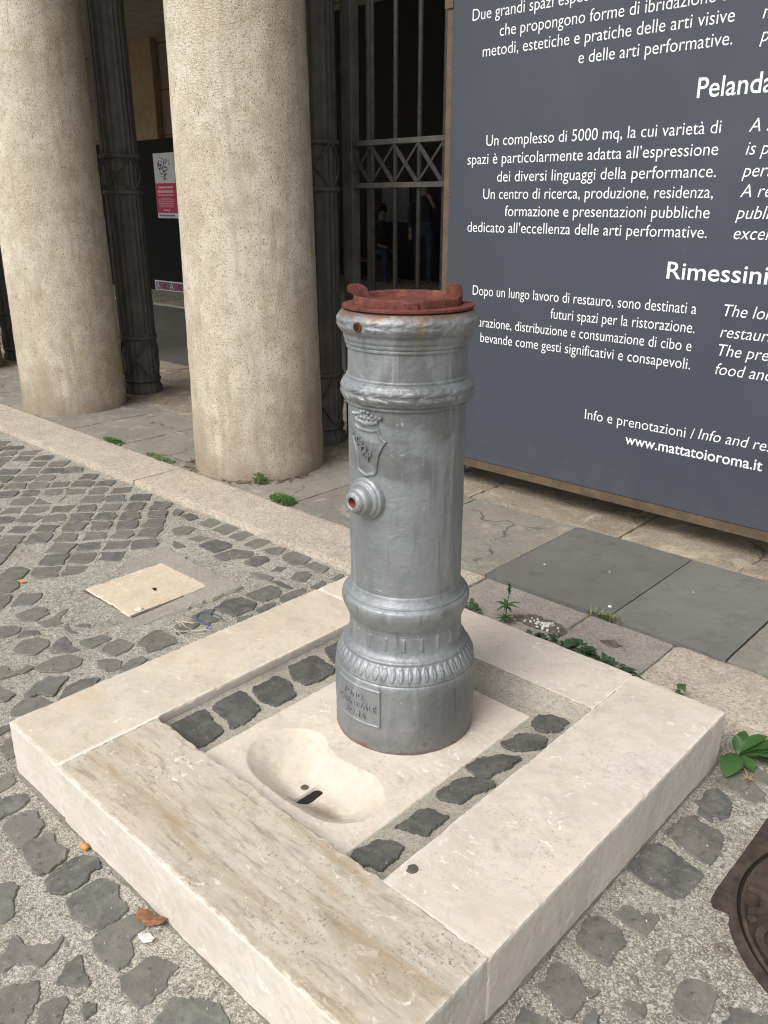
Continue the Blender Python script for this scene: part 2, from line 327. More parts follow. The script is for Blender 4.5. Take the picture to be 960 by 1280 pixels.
def mat_red_oxide():
    t = NT('red_oxide_iron'); n = t.noise(26, 5, 0.65)
    col = t.mix(t.ramp(n, [(0.4, 0.0), (0.62, 1.0)]), (0.105, 0.029, 0.022), (0.165, 0.050, 0.038))
    col = t.mix(t.ramp(t.noise(55, 4, 0.7), [(0.53, 0.0), (0.61, 0.85)]), col, (0.062, 0.024, 0.016))
    col = t.mix(t.ramp(t.noise(12, 4, 0.6, vec=t.map(loc=(4, 4, 4))), [(0.60, 0.0), (0.68, 0.6)]), col, (0.21, 0.09, 0.04))
    return t.out(col, 0.78, 0.0, t.bump(t.noise(110, 5, 0.7), 0.5, 0.003), 0.3)

def mat_plain(name, c, rough=0.7, metal=0.0, var=0.25, scale=12, bump=0.25, bs=90, spec=0.4):
    t = NT(name); n = t.noise(scale, 5, 0.62, 0.2)
    col = t.mix(t.ramp(n, [(0.35, 0.0), (0.68, 1.0)]), tuple(v*(1-var) for v in c), tuple(min(1, v*(1+var)) for v in c))
    return t.out(col, rough, metal, t.bump(t.noise(bs, 4, 0.6), bump, 0.002), spec)

def mat_banner():
    t = NT('slate_blue_banner'); col = t.mix(t.ramp(t.noise(1.4, 4, 0.6), [(0.35, 0.0), (0.68, 1.0)]), (0.047, 0.054, 0.070), (0.056, 0.063, 0.081))
    col = t.mix(t.ramp(t.noise(34, 4, 0.7, 0.5), [(0.66, 0.0), (0.74, 0.25)]), col, (0.14, 0.14, 0.145))
    dust = t.math('MULTIPLY', t.ramp(t.sep()[2], [(0.12, 1.0), (0.34, 0.0)]), t.ramp(t.noise(7, 5, 0.65), [(0.4, 0.0), (0.7, 0.2)])); col = t.mix(dust, col, (0.17, 0.155, 0.13))
    b1 = t.bump(t.noise(2.6, 2, 0.5, 0.4, t.map((1, 1, 0.6))), 0.7, 0.02); b2 = t.bump(t.noise(300, 2, 0.5), 0.10, 0.001, b1)
    return t.out(col, t.ramp(t.noise(6, 4, 0.6), [(0.3, 0.40), (0.7, 0.56)]), 0, b2, 0.4)

def mat_leaf(name, a, b):
    t = NT(name); col = t.mix(t.island(), a, b)
    col = t.mix(t.ramp(t.noise(60, 3, 0.6), [(0.5, 0.0), (0.7, 0.35)]), col, tuple(min(1, v*1.2) for v in b))
    return t.out(col, 0.48, 0, t.bump(t.noise(90, 3, 0.6), 0.2, 0.001), 0.45)

# ------------------------------------------------------------ materials
M = {}
M['mortar'] = mat_mortar(); M['basalt'] = mat_basalt(); M['sett'] = mat_basalt('basalt_sett_dark', 0.72)
M['column'] = mat_granite_column()
M['trav_plain'] = mat_travertine('travertine_pink', (0.565, 0.525, 0.468), (0.48, 0.425, 0.35), 'n', 0.3, 0.5, 1.0)
M['trav_left'] = mat_travertine('travertine_cream', (0.555, 0.505, 0.430), (0.46, 0.39, 0.30), 'n', 0.40, 0.35, 4.0)
M['trav_vein'] = mat_travertine('travertine_veined', (0.49, 0.445, 0.375), (0.325, 0.255, 0.175), 'x', 0.85, 1.0, 7.0, rusty=0.6)
M['trav_side'] = mat_travertine('travertine_side', (0.60, 0.575, 0.52), (0.52, 0.48, 0.41), 'n', 0.25, 0.35, 21.0)  # paler, greyer travertine for the upright faces of the slabs
M['trav_side_vein'] = mat_travertine('travertine_side_veined', (0.56, 0.53, 0.475), (0.30, 0.26, 0.20), 'z', 0.5, 0.8, 23.0)
M['trav_slab'] = mat_travertine('travertine_worn', (0.575, 0.530, 0.465), (0.49, 0.425, 0.34), 'n', 0.3, 0.4, 11.0, spot=(0.085, -0.275, 0.06))
M['bed'] = mat_stone('bedding_mortar', (0.37, 0.345, 0.285), (0.29, 0.27, 0.22), (0.15, 0.14, 0.11), 0.45, 260)
M['grout'] = mat_plain('white_grout', (0.66, 0.62, 0.55), 0.85, 0, 0.12, 60, 0.5)
M['kerb'] = mat_stone('kerb_granite', (0.455, 0.40, 0.33), (0.375, 0.325, 0.268), (0.20, 0.155, 0.115), 0.6, 170)
M['kerb_patch'] = mat_stone('patched_kerb', (0.305, 0.280, 0.245), (0.245, 0.222, 0.192), (0.16, 0.13, 0.11), 0.5, 190)
M['flag'] = mat_stone('pavement_flagstone', (0.268, 0.250, 0.208), (0.205, 0.193, 0.162), (0.12, 0.11, 0.09), 0.35, 210, isl=0.35, crack=1.5)
M['flag_brown'] = mat_stone('worn_brown_flagstone', (0.34, 0.295, 0.225), (0.24, 0.205, 0.155), (0.12, 0.10, 0.08), 0.4, 160, isl=0.4, bump=1.0, crack=2.2)
M['slate'] = mat_stone('smooth_grey_slab', (0.150, 0.149, 0.137), (0.128, 0.128, 0.118), (0.11, 0.11, 0.10), 0.22, 380, bump=0.22, rough=0.62)
M['slate2'] = mat_stone('pale_grey_slab', (0.182, 0.179, 0.162), (0.155, 0.153, 0.140), (0.12, 0.12, 0.11), 0.22, 380, bump=0.22, rough=0.62)
M['soil'] = mat_plain('joint_soil', (0.12, 0.105, 0.08), 0.95, 0, 0.4, 60, 0.8)
M['asphalt'] = mat_stone('passage_asphalt', (0.105, 0.103, 0.09), (0.085, 0.083, 0.075), (0.05, 0.05, 0.05), 0.4, 200)
M['silver'] = mat_silver(); M['silver_foot'] = mat_silver('aluminium_paint_foot', rust_foot=True); M['silver_top'] = mat_silver('aluminium_paint_crown', rust_top=True)
M['red'] = mat_red_oxide(); M['rust'] = mat_plain('bare_rust', (0.20, 0.062, 0.03), 0.9, 0, 0.5, 50, 0.6)
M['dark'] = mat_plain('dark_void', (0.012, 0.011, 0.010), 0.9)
M['iron'] = mat_plain('grey_brown_iron', (0.070, 0.064, 0.058), 0.62, 0.0, 0.28, 9, 0.3, 60)
M['iron_bar'] = mat_plain('grey_iron_bar', (0.037, 0.035, 0.032), 0.6, 0.0, 0.35, 30, 0.4, 80)
M['manhole'] = mat_plain('brown_cast_iron', (0.076, 0.059, 0.049), 0.50, 0.25, 0.35, 40, 0.5, 160)
M['cover'] = mat_travertine('travertine_cover', (0.56, 0.49, 0.39), (0.45, 0.37, 0.27), 'n', 0.3, 0.6, 15.0)
M['concrete'] = mat_stone('smooth_mortar_collar', (0.33, 0.315, 0.268), (0.27, 0.255, 0.215), (0.14, 0.13, 0.11), 0.6, 330)
M['sign'] = mat_banner()
M['white'] = mat_plain('white_lettering', (0.80, 0.81, 0.82), 0.6, 0, 0.02)
M['wood'] = mat_plain('brown_frame', (0.105, 0.074, 0.046), 0.6, 0, 0.25, 14, 0.2)
M['leaf'] = mat_leaf('weed_leaf', (0.028, 0.068, 0.018), (0.060, 0.105, 0.032))
M['leaf_bright'] = mat_leaf('moss_leaf', (0.045, 0.125, 0.020), (0.085, 0.17, 0.035))
M['leaf_dark'] = mat_leaf('dark_weed_leaf', (0.024, 0.060, 0.024), (0.050, 0.092, 0.032))
M['straw'] = mat_plain('dry_straw', (0.32, 0.22, 0.11), 0.8)
M['black'] = mat_plain('black_board', (0.0055, 0.005, 0.005), 0.8, 0, .25, 12, .25, 90, .15)
M['paper'] = mat_plain('paper', (0.46, 0.46, 0.46), 0.7, 0, 0.04)
M['magenta'] = mat_plain('magenta_print', (0.33, 0.018, 0.065), 0.6, 0, 0.06)
M['pink'] = mat_plain('pale_pink_print', (0.62, 0.35, 0.40), 0.6, 0, 0.06)
M['ink'] = mat_plain('grey_ink', (0.09, 0.07, 0.09), 0.6)
M['plaster'] = mat_plain('portico_plaster', (0.38, 0.33, 0.26), 0.85, 0, 0.15, 3)

# ------------------------------------------------------------ the ground: road, kerb, pavement
def grid_sheet(name, xs, ys, zf, mat, parent=None, smooth=True):
    X, Y = np.meshgrid(xs, ys); Z = zf(X, Y); nx, ny = len(xs), len(ys)
    V = np.stack([X.ravel(), Y.ravel(), Z.ravel()], 1); i, j = np.meshgrid(np.arange(nx-1), np.arange(ny-1)); a = (j*nx+i).ravel()
    return from_lists(name, V, np.stack([a, a+1, a+nx+1, a+nx], 1).tolist(), mat, parent, smooth)

class Acc:                                     # gathers several shapes into one mesh
    def __init__(s): s.V = []; s.F = []; s.m = []
    def add(s, V, F, m=0):
        o = len(s.V); s.V += [tuple(v) for v in V]; s.F += [tuple(i+o for i in f) for f in F]; s.m += [m]*len(F)
    def add_bm(s, bm, m=0):
        bmesh.ops.recalc_face_normals(bm, faces=bm.faces[:]); bm.verts.index_update()
        s.add([v.co[:] for v in bm.verts], [[v.index for v in f.verts] for f in bm.faces], m); bm.free()
    def build(s, name, mat, parent=None, smooth=False, origin=None):
        return from_lists(name, s.V, s.F, mat, parent, smooth, origin, s.m if isinstance(mat, (list, tuple)) else None)

def smin(a, b, k):
    h = np.clip(0.5+0.5*(b-a)/k, 0, 1); return b*(1-h)+a*h-k*h*(1-h)

def densify(poly, step):
    out = []
    for a, b in zip(poly, poly[1:]+poly[:1]):
        L = math.hypot(b[0]-a[0], b[1]-a[1]); k = max(1, int(round(L/step)))
        out += [(a[0]+(b[0]-a[0])*i/k, a[1]+(b[1]-a[1])*i/k) for i in range(k)]
    return out

def rough_stone(acc, poly, z0, z1, step=0.006, amp=0.003, inset=0.003, seed=0.0, rnd=0):
    """one sett: ragged outline, worn arris, nearly flat top"""
    for _ in range(rnd):
        q = []
        for a, b in zip(poly, poly[1:]+poly[:1]): q += [(a[0]*.88+b[0]*.12, a[1]*.88+b[1]*.12), (a[0]*.12+b[0]*.88, a[1]*.12+b[1]*.88)]
        poly = q
    P = densify([tuple(p) for p in poly], step); n = len(P)
    area = sum(P[i][0]*P[(i+1) % n][1]-P[(i+1) % n][0]*P[i][1] for i in range(n))
    if area < 0: P = P[::-1]
    N = []
    for i in range(n):
        a, b = P[i-2], P[(i+2) % n]; dx, dy = b[0]-a[0], b[1]-a[1]; L = math.hypot(dx, dy) or 1; N.append((dy/L, -dx/L))
    Q = []
    for (x, y), (nx, ny) in zip(P, N):
        d = amp*(1.7*n3(x, y, seed, 34)+1.1*n3(x, y, seed+9, 115)+0.6*n3(x, y, seed+5, 300))
        Q.append((x+nx*d, y+ny*d, nx, ny))
    tl = [RNG.normal(0, 0.010), RNG.normal(0, 0.010)]; cx = sum(q[0] for q in Q)/n; cy = sum(q[1] for q in Q)/n
    zz = lambda x, y: z1 + tl[0]*(x-cx) + tl[1]*(y-cy)
    V = [(x, y, z0) for x, y, _, _ in Q] + [(x, y, z0+(zz(x, y)-z0)*0.72) for x, y, _, _ in Q] + [(x-nx*inset, y-ny*inset, zz(x, y)) for x, y, nx, ny in Q]
    Fc = []
    for k in (0, 1):
        for i in range(n): Fc.append((k*n+i, k*n+(i+1) % n, (k+1)*n+(i+1) % n, (k+1)*n+i))
    Fc.append(tuple(range(2*n, 3*n))); acc.add(V, Fc)

# mortar bed of the road: finely gridded near the camera, plain far away
def road_z(X, Y): return 0.0018*np.sin(X*7.3+1.1*np.sin(Y*5))+0.0015*np.sin(Y*9.1+X*3)
xs = np.concatenate([[-380, -70, -30, -12], np.arange(-8, 3.01, 0.05), [8, 30, 60, 380]]); ys = np.concatenate([[-380, -60, -25, -8], np.arange(-3, 0.7, 0.05), [0.70]])
struct(grid_sheet('road', xs, ys, lambda X, Y: np.where((X > -8) & (X < 3) & (Y > -3) & (Y < 0.68), road_z(X, Y), 0.0), M['mortar']))

bm = bmesh.new(); bx(bm, -380, 380, -380, 380, -0.3, -0.075); struct(from_bm('ground', bm, M['mortar']))
TRACED = [[[-0.489,-0.847],[-0.504,-0.824],[-0.5,-0.787],[-0.481,-0.765],[-0.464,-0.776],[-0.425,-0.777],[-0.408,-0.808],[-0.393,-0.839],[-0.401,-0.851],[-0.447,-0.849]],[[-0.388,-0.849],[-0.398,-0.823],[-0.386,-0.78],[-0.35,-0.789],[-0.314,-0.779],[-0.29,-0.8],[-0.286,-0.834],[-0.291,-0.855],[-0.339,-0.856]],[[-0.26,-0.854],[-0.272,-0.83],[-0.279,-0.795],[-0.272,-0.766],[-0.241,-0.749],[-0.213,-0.756],[-0.215,-0.776],[-0.199,-0.788],[-0.194,-0.823],[-0.201,-0.847],[-0.228,-0.86]],[[-0.173,-0.846],[-0.182,-0.829],[-0.185,-0.784],[-0.173,-0.764],[-0.142,-0.757],[-0.106,-0.77],[-0.069,-0.773],[-0.058,-0.803],[-0.064,-0.841],[-0.107,-0.858],[-0.135,-0.856]],[[-0.048,-0.86],[-0.057,-0.834],[-0.048,-0.798],[-0.048,-0.772],[-0.001,-0.774],[0.003,-0.797],[0.011,-0.812],[0.04,-0.822],[0.05,-0.841],[0.047,-0.861],[0.013,-0.869],[-0.018,-0.869]],[[-0.133,-1.006],[-0.146,-0.982],[-0.168,-0.965],[-0.161,-0.955],[-0.125,-0.955],[-0.094,-0.918],[-0.101,-0.902],[-0.094,-0.903],[-0.073,-0.924],[-0.065,-0.96],[-0.08,-0.967],[-0.102,-0.984],[-0.098,-1.008],[-0.11,-1.016]],[[-0.005,-0.955],[-0.031,-0.924],[-0.03,-0.898],[0.005,-0.905],[0.036,-0.91],[0.043,-0.92],[0.017,-0.941]],[[0.07,-0.864],[0.076,-0.831],[0.068,-0.806],[0.094,-0.792],[0.131,-0.783],[0.134,-0.797],[0.134,-0.81],[0.147,-0.819],[0.147,-0.836],[0.153,-0.859],[0.149,-0.876],[0.118,-0.879],[0.087,-0.875]],[[0.189,-0.863],[0.175,-0.822],[0.2,-0.811],[0.218,-0.788],[0.249,-0.775],[0.289,-0.787],[0.302,-0.804],[0.229,-0.879]],[[-0.077,-1.056],[-0.07,-1.033],[-0.059,-1.012],[-0.033,-0.978],[-0.004,-0.994],[0.016,-1.016],[0.033,-1.04],[-0.004,-1.086]],[[0.045,-1.017],[0.019,-0.998],[0.016,-0.981],[0.032,-0.96],[0.048,-0.964],[0.075,-0.989],[0.084,-1.01]],[[0.078,-0.955],[0.067,-0.933],[0.088,-0.926],[0.099,-0.935],[0.102,-0.957]],[[-0.326,-0.943],[-0.318,-0.926],[-0.304,-0.905],[-0.286,-0.901],[-0.259,-0.923],[-0.223,-0.939],[-0.218,-0.958],[-0.243,-0.982]],[[-0.655,-0.796],[-0.668,-0.776],[-0.677,-0.749],[-0.659,-0.744],[-0.624,-0.755],[-0.617,-0.775],[-0.614,-0.799],[-0.622,-0.81]],[[-0.581,-0.831],[-0.584,-0.812],[-0.584,-0.79],[-0.563,-0.759],[-0.537,-0.761],[-0.523,-0.799],[-0.521,-0.825],[-0.521,-0.853]],[[-1.506,-0.359],[-1.517,-0.318],[-1.514,-0.283],[-1.488,-0.259],[-1.436,-0.273],[-1.419,-0.328],[-1.442,-0.36]],[[-1.402,-0.333],[-1.39,-0.292],[-1.417,-0.234],[-1.416,-0.212],[-1.365,-0.268],[-1.327,-0.273],[-1.331,-0.306],[-1.35,-0.329]],[[-1.479,-0.454],[-1.44,-0.403],[-1.407,-0.387],[-1.373,-0.412],[-1.383,-0.468],[-1.409,-0.484]],[[-1.282,-0.473],[-1.316,-0.424],[-1.297,-0.379],[-1.254,-0.365],[-1.212,-0.389],[-1.199,-0.439],[-1.238,-0.467]],[[-1.176,-0.4],[-1.236,-0.34],[-1.232,-0.314],[-1.156,-0.328],[-1.121,-0.322],[-1.13,-0.352]],[[-1.172,-0.299],[-1.161,-0.251],[-1.157,-0.225],[-1.111,-0.214],[-1.106,-0.246],[-1.099,-0.292],[-1.141,-0.305]],[[-1.063,-0.277],[-1.091,-0.24],[-1.092,-0.196],[-1.025,-0.187],[-1.002,-0.219],[-1.006,-0.267]],[[-1.013,-0.176],[-1.047,-0.126],[-1.046,-0.072],[-0.969,-0.071],[-0.933,-0.084],[-0.935,-0.121],[-0.944,-0.182],[-0.971,-0.172]],[[-1.117,-0.471],[-1.133,-0.411],[-1.111,-0.361],[-1.06,-0.351],[-1.033,-0.375],[-1.04,-0.431],[-1.077,-0.464]],[[-1.015,-0.317],[-0.991,-0.282],[-0.957,-0.267],[-0.926,-0.292],[-0.934,-0.328],[-0.974,-0.336]],[[-0.916,-0.298],[-0.941,-0.256],[-0.94,-0.213],[-0.911,-0.202],[-0.892,-0.243],[-0.877,-0.293]],[[-1.171,-0.584],[-1.202,-0.534],[-1.177,-0.526],[-1.153,-0.536],[-1.138,-0.506],[-1.154,-0.485],[-1.122,-0.475],[-1.113,-0.498],[-1.126,-0.542],[-1.136,-0.599]],[[-0.991,-0.566],[-1.022,-0.522],[-1.039,-0.476],[-0.997,-0.43],[-0.955,-0.474],[-0.927,-0.506],[-0.967,-0.529],[-0.968,-0.559]],[[-0.894,-0.504],[-0.948,-0.452],[-0.944,-0.403],[-0.918,-0.371],[-0.876,-0.4],[-0.881,-0.449]],[[-0.916,-0.635],[-0.954,-0.616],[-0.967,-0.566],[-0.942,-0.535],[-0.891,-0.53],[-0.886,-0.58]],[[-1.037,-0.652],[-1.107,-0.617],[-1.085,-0.596],[-1.059,-0.587],[-1.016,-0.582],[-1.004,-0.614]],[[-1.282,-0.26],[-1.287,-0.235],[-1.25,-0.21],[-1.234,-0.234]],[[-1.348,-0.427],[-1.379,-0.389],[-1.349,-0.361],[-1.31,-0.362],[-1.327,-0.392]],[[-1.313,-0.28],[-1.314,-0.261],[-1.274,-0.281],[-1.221,-0.27],[-1.238,-0.289],[-1.28,-0.296]],[[-0.867,-0.717],[-0.884,-0.683],[-0.88,-0.654],[-0.853,-0.666],[-0.847,-0.699]],[[-0.792,-0.72],[-0.818,-0.695],[-0.808,-0.68],[-0.723,-0.713],[-0.728,-0.734],[-0.754,-0.731]],[[0.65,0.442],[0.658,0.489],[0.676,0.524],[0.678,0.551],[0.702,0.566],[0.735,0.556],[0.762,0.525],[0.751,0.51],[0.728,0.506],[0.717,0.504],[0.756,0.485],[0.759,0.455],[0.75,0.438],[0.734,0.427],[0.705,0.438],[0.681,0.432]],[[0.64,0.339],[0.652,0.348],[0.651,0.379],[0.649,0.398],[0.66,0.419],[0.68,0.41],[0.701,0.393],[0.717,0.368],[0.718,0.337],[0.711,0.315],[0.698,0.326],[0.69,0.318],[0.699,0.3],[0.685,0.302],[0.664,0.306],[0.658,0.336]],[[0.633,0.189],[0.647,0.214],[0.643,0.251],[0.667,0.286],[0.685,0.272],[0.705,0.272],[0.725,0.276],[0.744,0.257],[0.749,0.219],[0.759,0.208],[0.75,0.185],[0.749,0.161],[0.733,0.163],[0.714,0.162],[0.684,0.169],[0.664,0.182]],[[0.676,0.631],[0.69,0.679],[0.709,0.687],[0.737,0.608],[0.721,0.593],[0.692,0.604]],[[0.626,0.033],[0.632,0.075],[0.63,0.116],[0.647,0.142],[0.674,0.14],[0.706,0.131],[0.752,0.12],[0.75,0.085],[0.748,0.038],[0.734,0.019],[0.69,0.02],[0.63,0.028]],[[0.665,-0.102],[0.677,-0.069],[0.695,-0.065],[0.71,-0.07],[0.713,-0.053],[0.731,-0.044],[0.737,-0.053],[0.74,-0.082],[0.739,-0.109],[0.721,-0.115],[0.698,-0.109]],[[0.781,-0.148],[0.775,-0.131],[0.782,-0.114],[0.795,-0.121],[0.797,-0.147]],[[0.847,-0.218],[0.839,-0.19],[0.838,-0.155],[0.85,-0.136],[0.872,-0.131],[0.895,-0.143],[0.901,-0.167],[0.9,-0.212],[0.883,-0.226],[0.866,-0.225]],[[0.781,-0.276],[0.783,-0.264],[0.798,-0.257],[0.813,-0.26],[0.817,-0.281],[0.804,-0.296]],[[0.929,-0.194],[0.93,-0.165],[0.922,-0.153],[0.942,-0.137],[0.958,-0.136],[0.978,-0.12],[0.996,-0.136],[0.98,-0.179],[0.947,-0.206]],[[0.757,-0.214],[0.769,-0.208],[0.792,-0.224],[0.777,-0.223]],[[0.718,-0.293],[0.733,-0.28],[0.731,-0.302],[0.724,-0.303]],[[0.641,-0.202],[0.634,-0.173],[0.638,-0.15],[0.651,-0.132],[0.674,-0.131],[0.694,-0.132],[0.716,-0.155],[0.717,-0.192],[0.718,-0.217],[0.698,-0.22],[0.67,-0.223],[0.652,-0.215]],[[0.644,-0.344],[0.652,-0.326],[0.639,-0.302],[0.647,-0.283],[0.666,-0.277],[0.691,-0.28],[0.709,-0.294],[0.732,-0.281],[0.728,-0.301],[0.723,-0.318],[0.724,-0.341],[0.718,-0.366],[0.699,-0.365],[0.676,-0.354]],[[0.662,-0.436],[0.651,-0.406],[0.684,-0.4],[0.707,-0.397],[0.712,-0.424],[0.683,-0.451]],[[0.744,-0.36],[0.74,-0.343],[0.748,-0.325],[0.758,-0.326],[0.762,-0.343],[0.759,-0.364]],[[-1.57,0.447],[-1.567,0.539],[-1.485,0.554],[-1.45,0.532],[-1.455,0.448]],[[-1.672,0.595],[-1.685,0.674],[-1.649,0.724],[-1.598,0.679],[-1.578,0.595]],[[-1.552,0.59],[-1.566,0.665],[-1.545,0.699],[-1.499,0.683],[-1.473,0.593]],[[-1.44,0.583],[-1.446,0.661],[-1.384,0.691],[-1.367,0.637],[-1.364,0.586]],[[-1.331,0.603],[-1.318,0.656],[-1.276,0.681],[-1.249,0.628],[-1.266,0.594]],[[-1.216,0.607],[-1.234,0.655],[-1.202,0.698],[-1.12,0.684],[-1.103,0.62],[-1.131,0.586]],[[-1.093,0.61],[-1.082,0.67],[-1.002,0.671],[-0.985,0.611]],[[-1.035,0.499],[-1.061,0.544],[-1.042,0.585],[-1.001,0.577],[-0.972,0.513],[-1.004,0.495]],[[-0.916,0.599],[-0.933,0.659],[-0.907,0.665],[-0.891,0.6]],[[-0.923,0.493],[-0.931,0.57],[-0.905,0.565],[-0.889,0.503]],[[-0.939,0.363],[-0.946,0.418],[-0.935,0.471],[-0.906,0.466],[-0.887,0.35],[-0.913,0.346]],[[-1.068,0.435],[-1.045,0.457],[-0.964,0.451],[-0.964,0.433],[-1.019,0.425]],[[-1.192,0.422],[-1.171,0.442],[-1.097,0.464],[-1.075,0.428],[-1.114,0.414]],[[-1.287,0.465],[-1.306,0.53],[-1.271,0.569],[-1.228,0.558],[-1.224,0.475]],[[-1.432,0.431],[-1.431,0.523],[-1.395,0.543],[-1.347,0.562],[-1.312,0.517],[-1.338,0.48],[-1.372,0.423]],[[-1.051,0.299],[-1.049,0.353],[-1.041,0.409],[-0.981,0.407],[-0.947,0.365],[-0.953,0.302],[-1.004,0.291]],[[-1.044,0.154],[-1.065,0.214],[-1.048,0.267],[-0.967,0.275],[-0.94,0.241],[-0.943,0.162],[-0.999,0.157]],[[-0.93,0.241],[-0.932,0.318],[-0.906,0.322],[-0.889,0.241]],[[-0.927,0.158],[-0.907,0.215],[-0.889,0.185],[-0.892,0.136]],[[-1.047,0.055],[-1.057,0.112],[-1.04,0.147],[-1.003,0.105],[-0.963,0.115],[-0.963,0.061],[-1.007,0.046]],[[-1.041,-0.013],[-1.011,0.042],[-0.981,0.043],[-0.969,-0.017],[-0.98,-0.053]],[[-1.145,0.489],[-1.16,0.535],[-1.127,0.554],[-1.121,0.511]],[[-1.785,0.596],[-1.796,0.674],[-1.724,0.678],[-1.702,0.597]],[[-1.919,0.599],[-1.925,0.653],[-1.841,0.645],[-1.85,0.592]],[[-1.812,0.479],[-1.804,0.541],[-1.744,0.558],[-1.709,0.486],[-1.735,0.448]],[[-1.665,0.456],[-1.654,0.515],[-1.601,0.53],[-1.604,0.47]],[[-1.687,0.407],[-1.596,0.409],[-1.613,0.366],[-1.649,0.373]],[[-2.027,0.631],[-1.972,0.649],[-1.938,0.597],[-1.97,0.583]]]
def inside(p, poly):
    c = False
    for (x1, y1), (x2, y2) in zip(poly, poly[1:]+poly[:1]):
        if (y1 > p[1]) != (y2 > p[1]) and p[0] < (x2-x1)*(p[1]-y1)/(y2-y1)+x1: c = not c
    return c
ZONES = [[[-1.7, -0.39], [-0.64, 0.6], [0.51, -0.62], [0.01, -1.09]], [[-0.71, 1.05], [0.36, 2.05], [1.04, -0.12], [0.59, -0.54]], [[-2.1, 0.66], [-1.38, 1.34], [-0.36, 0.27], [-0.83, -0.17]]]
acc = Acc()
for k, poly in enumerate(TRACED):
    cx_, cy_ = np.mean(np.array(poly), 0)
    rough_stone(acc, [(cx_+(p[0]-cx_)*1.08, cy_+(p[1]-cy_)*1.08) for p in poly], -0.006, 0.0038, 0.004, 0.0030, 0.0022, k*1.37, rnd=1)
cen = [np.mean(np.array(p), 0) for p in TRACED]; cen = np.array(cen)
rs = np.random.default_rng(5); ca = math.radians(48)
va = np.array([math.cos(ca), math.sin(ca)])*0.1165; vb = np.array([math.sin(ca), -math.cos(ca)])*0.122; org = np.array([-2.055, -0.049])
for i in range(-80, 81):
    for j in range(-80, 81):
        p = org+i*va+j*vb; p = p+0.012*np.array([math.sin(p[1]*5+p[0]*2), math.cos(p[0]*4)]); x, y = p
        if not (-8.5 < x < 2.6 and -2.3 < y < 0.625): continue
        if -0.75 < x < 0.72 and -0.83 < y < 0.70: continue
        if -1.70 < x < -1.07 and -0.22 < y < 0.38: continue
        if 0.74 < x < 1.46 and -0.17 < y < 0.56: continue
        if any(inside((x, y), z) for z in ZONES): continue
        if np.min(np.hypot(*(cen-p).T)) < 0.09 or rs.random() < 0.03: continue
        a0 = ca+rs.normal(0, 0.07); hx, hy = 0.051*rs.uniform(0.84, 1.08), 0.054*rs.uniform(0.84, 1.08); poly = []
        for sx, sy in ((-1, -1), (0, -1.06), (1, -1), (1.06, 0), (1, 1), (0, 1.06), (-1, 1), (-1.06, 0)):
            u = hx*sx*rs.uniform(0.74, 1.12); v = hy*sy*rs.uniform(0.74, 1.12)
            poly.append((x+u*math.cos(a0)-v*math.sin(a0), y+u*math.sin(a0)+v*math.cos(a0)))
        rough_stone(acc, poly, -0.006, 0.0035+rs.uniform(-0.001, 0.002), 0.010, 0.0040, 0.003, i*3.1+j*7.7, rnd=1)
struct(acc.build('cobbled_paving', M['basalt']))

KZ = 0.030
def stones_mesh(name, rects, z0, z1, mat, res, gap=0.004, rnd=0.004, chip=0.004):
    a = Acc()
    for k, (x0, x1, y0, y1) in enumerate(rects):
        dz = RNG.uniform(-0.0025, 0.0015); a.add_bm(stone_block(x0+gap, x1-gap, y0+gap, y1-gap, z0, z1+dz, res, rnd, chip, 0.0015, k*2.9))
    return struct(a.build(name, mat, smooth=False))
stones_mesh('kerb', [(-16, -8.6, .685, .985), (-8.6, -6.4, .685, .985), (-6.4, -4.5, .685, .985), (-4.5, -2.48, .685, .985), (-2.48, -0.46, .685, .985), (0.29, 2.4, .685, .985), (2.4, 9, .685, .985)], -0.05, KZ, M['kerb'], 0.022, 0.0015, 0.009, 0.006)
stones_mesh('mended_kerb', [(-0.46, -0.02, .685, .985), (-0.02, 0.29, .685, .985)], -0.05, KZ-0.002, M['kerb_patch'], 0.010, 0.0015, 0.008, 0.010)
bm = bmesh.new(); bx(bm, -40, 12, .70, 2.75, -0.06, 0.016); struct(from_bm('pavement_bed', bm, M['soil']))
rects = []; x = -15.0; rr = np.random.default_rng(3)
joints = [-0.475]
while joints[-1] > -15: joints.append(joints[-1]-rr.uniform(0.52, 0.86))
row1 = [(b, a, 0.99, 1.665) for a, b in zip(joints, joints[1:])] + [(0.447, 1.1, .99, 1.665), (1.1, 1.8, .99, 1.665), (1.8, 2.5, .99, 1.665), (2.5, 4.0, .99, 1.665)]
stones_mesh('pavement', row1, -0.02, KZ, M['flag'], 0.03, 0.0025, 0.004, 0.010)
rects = []
for (y0, y1) in ((1.665, 2.15), (2.15, 2.72)):
    x = -15.0
    while x < 3.5:
        L = rr.uniform(0.42, 0.95); rects.append((x, x+L, y0, y1)); x += L
stones_mesh('worn_pavement', rects, -0.02, KZ-0.001, M['flag_brown'], 0.03, 0.003, 0.006, 0.016)
stones_mesh('dark_paving_slab', [(-0.475, 0.040, .992, 1.665)], -0.02, KZ+0.001, M['slate'], 0.02, 0.0012, 0.0015, 0.001)
stones_mesh('grey_paving_slab', [(0.040, 0.447, .992, 1.665)], -0.02, KZ+0.001, M['slate2'], 0.02, 0.0012, 0.0015, 0.001)
bm = bmesh.new(); bx(bm, -60, 12, 2.75, 5.2, -0.06, 0.004); struct(from_bm('passage_road', bm, M['asphalt']))
a = Acc(); x = -30.0; k = 0
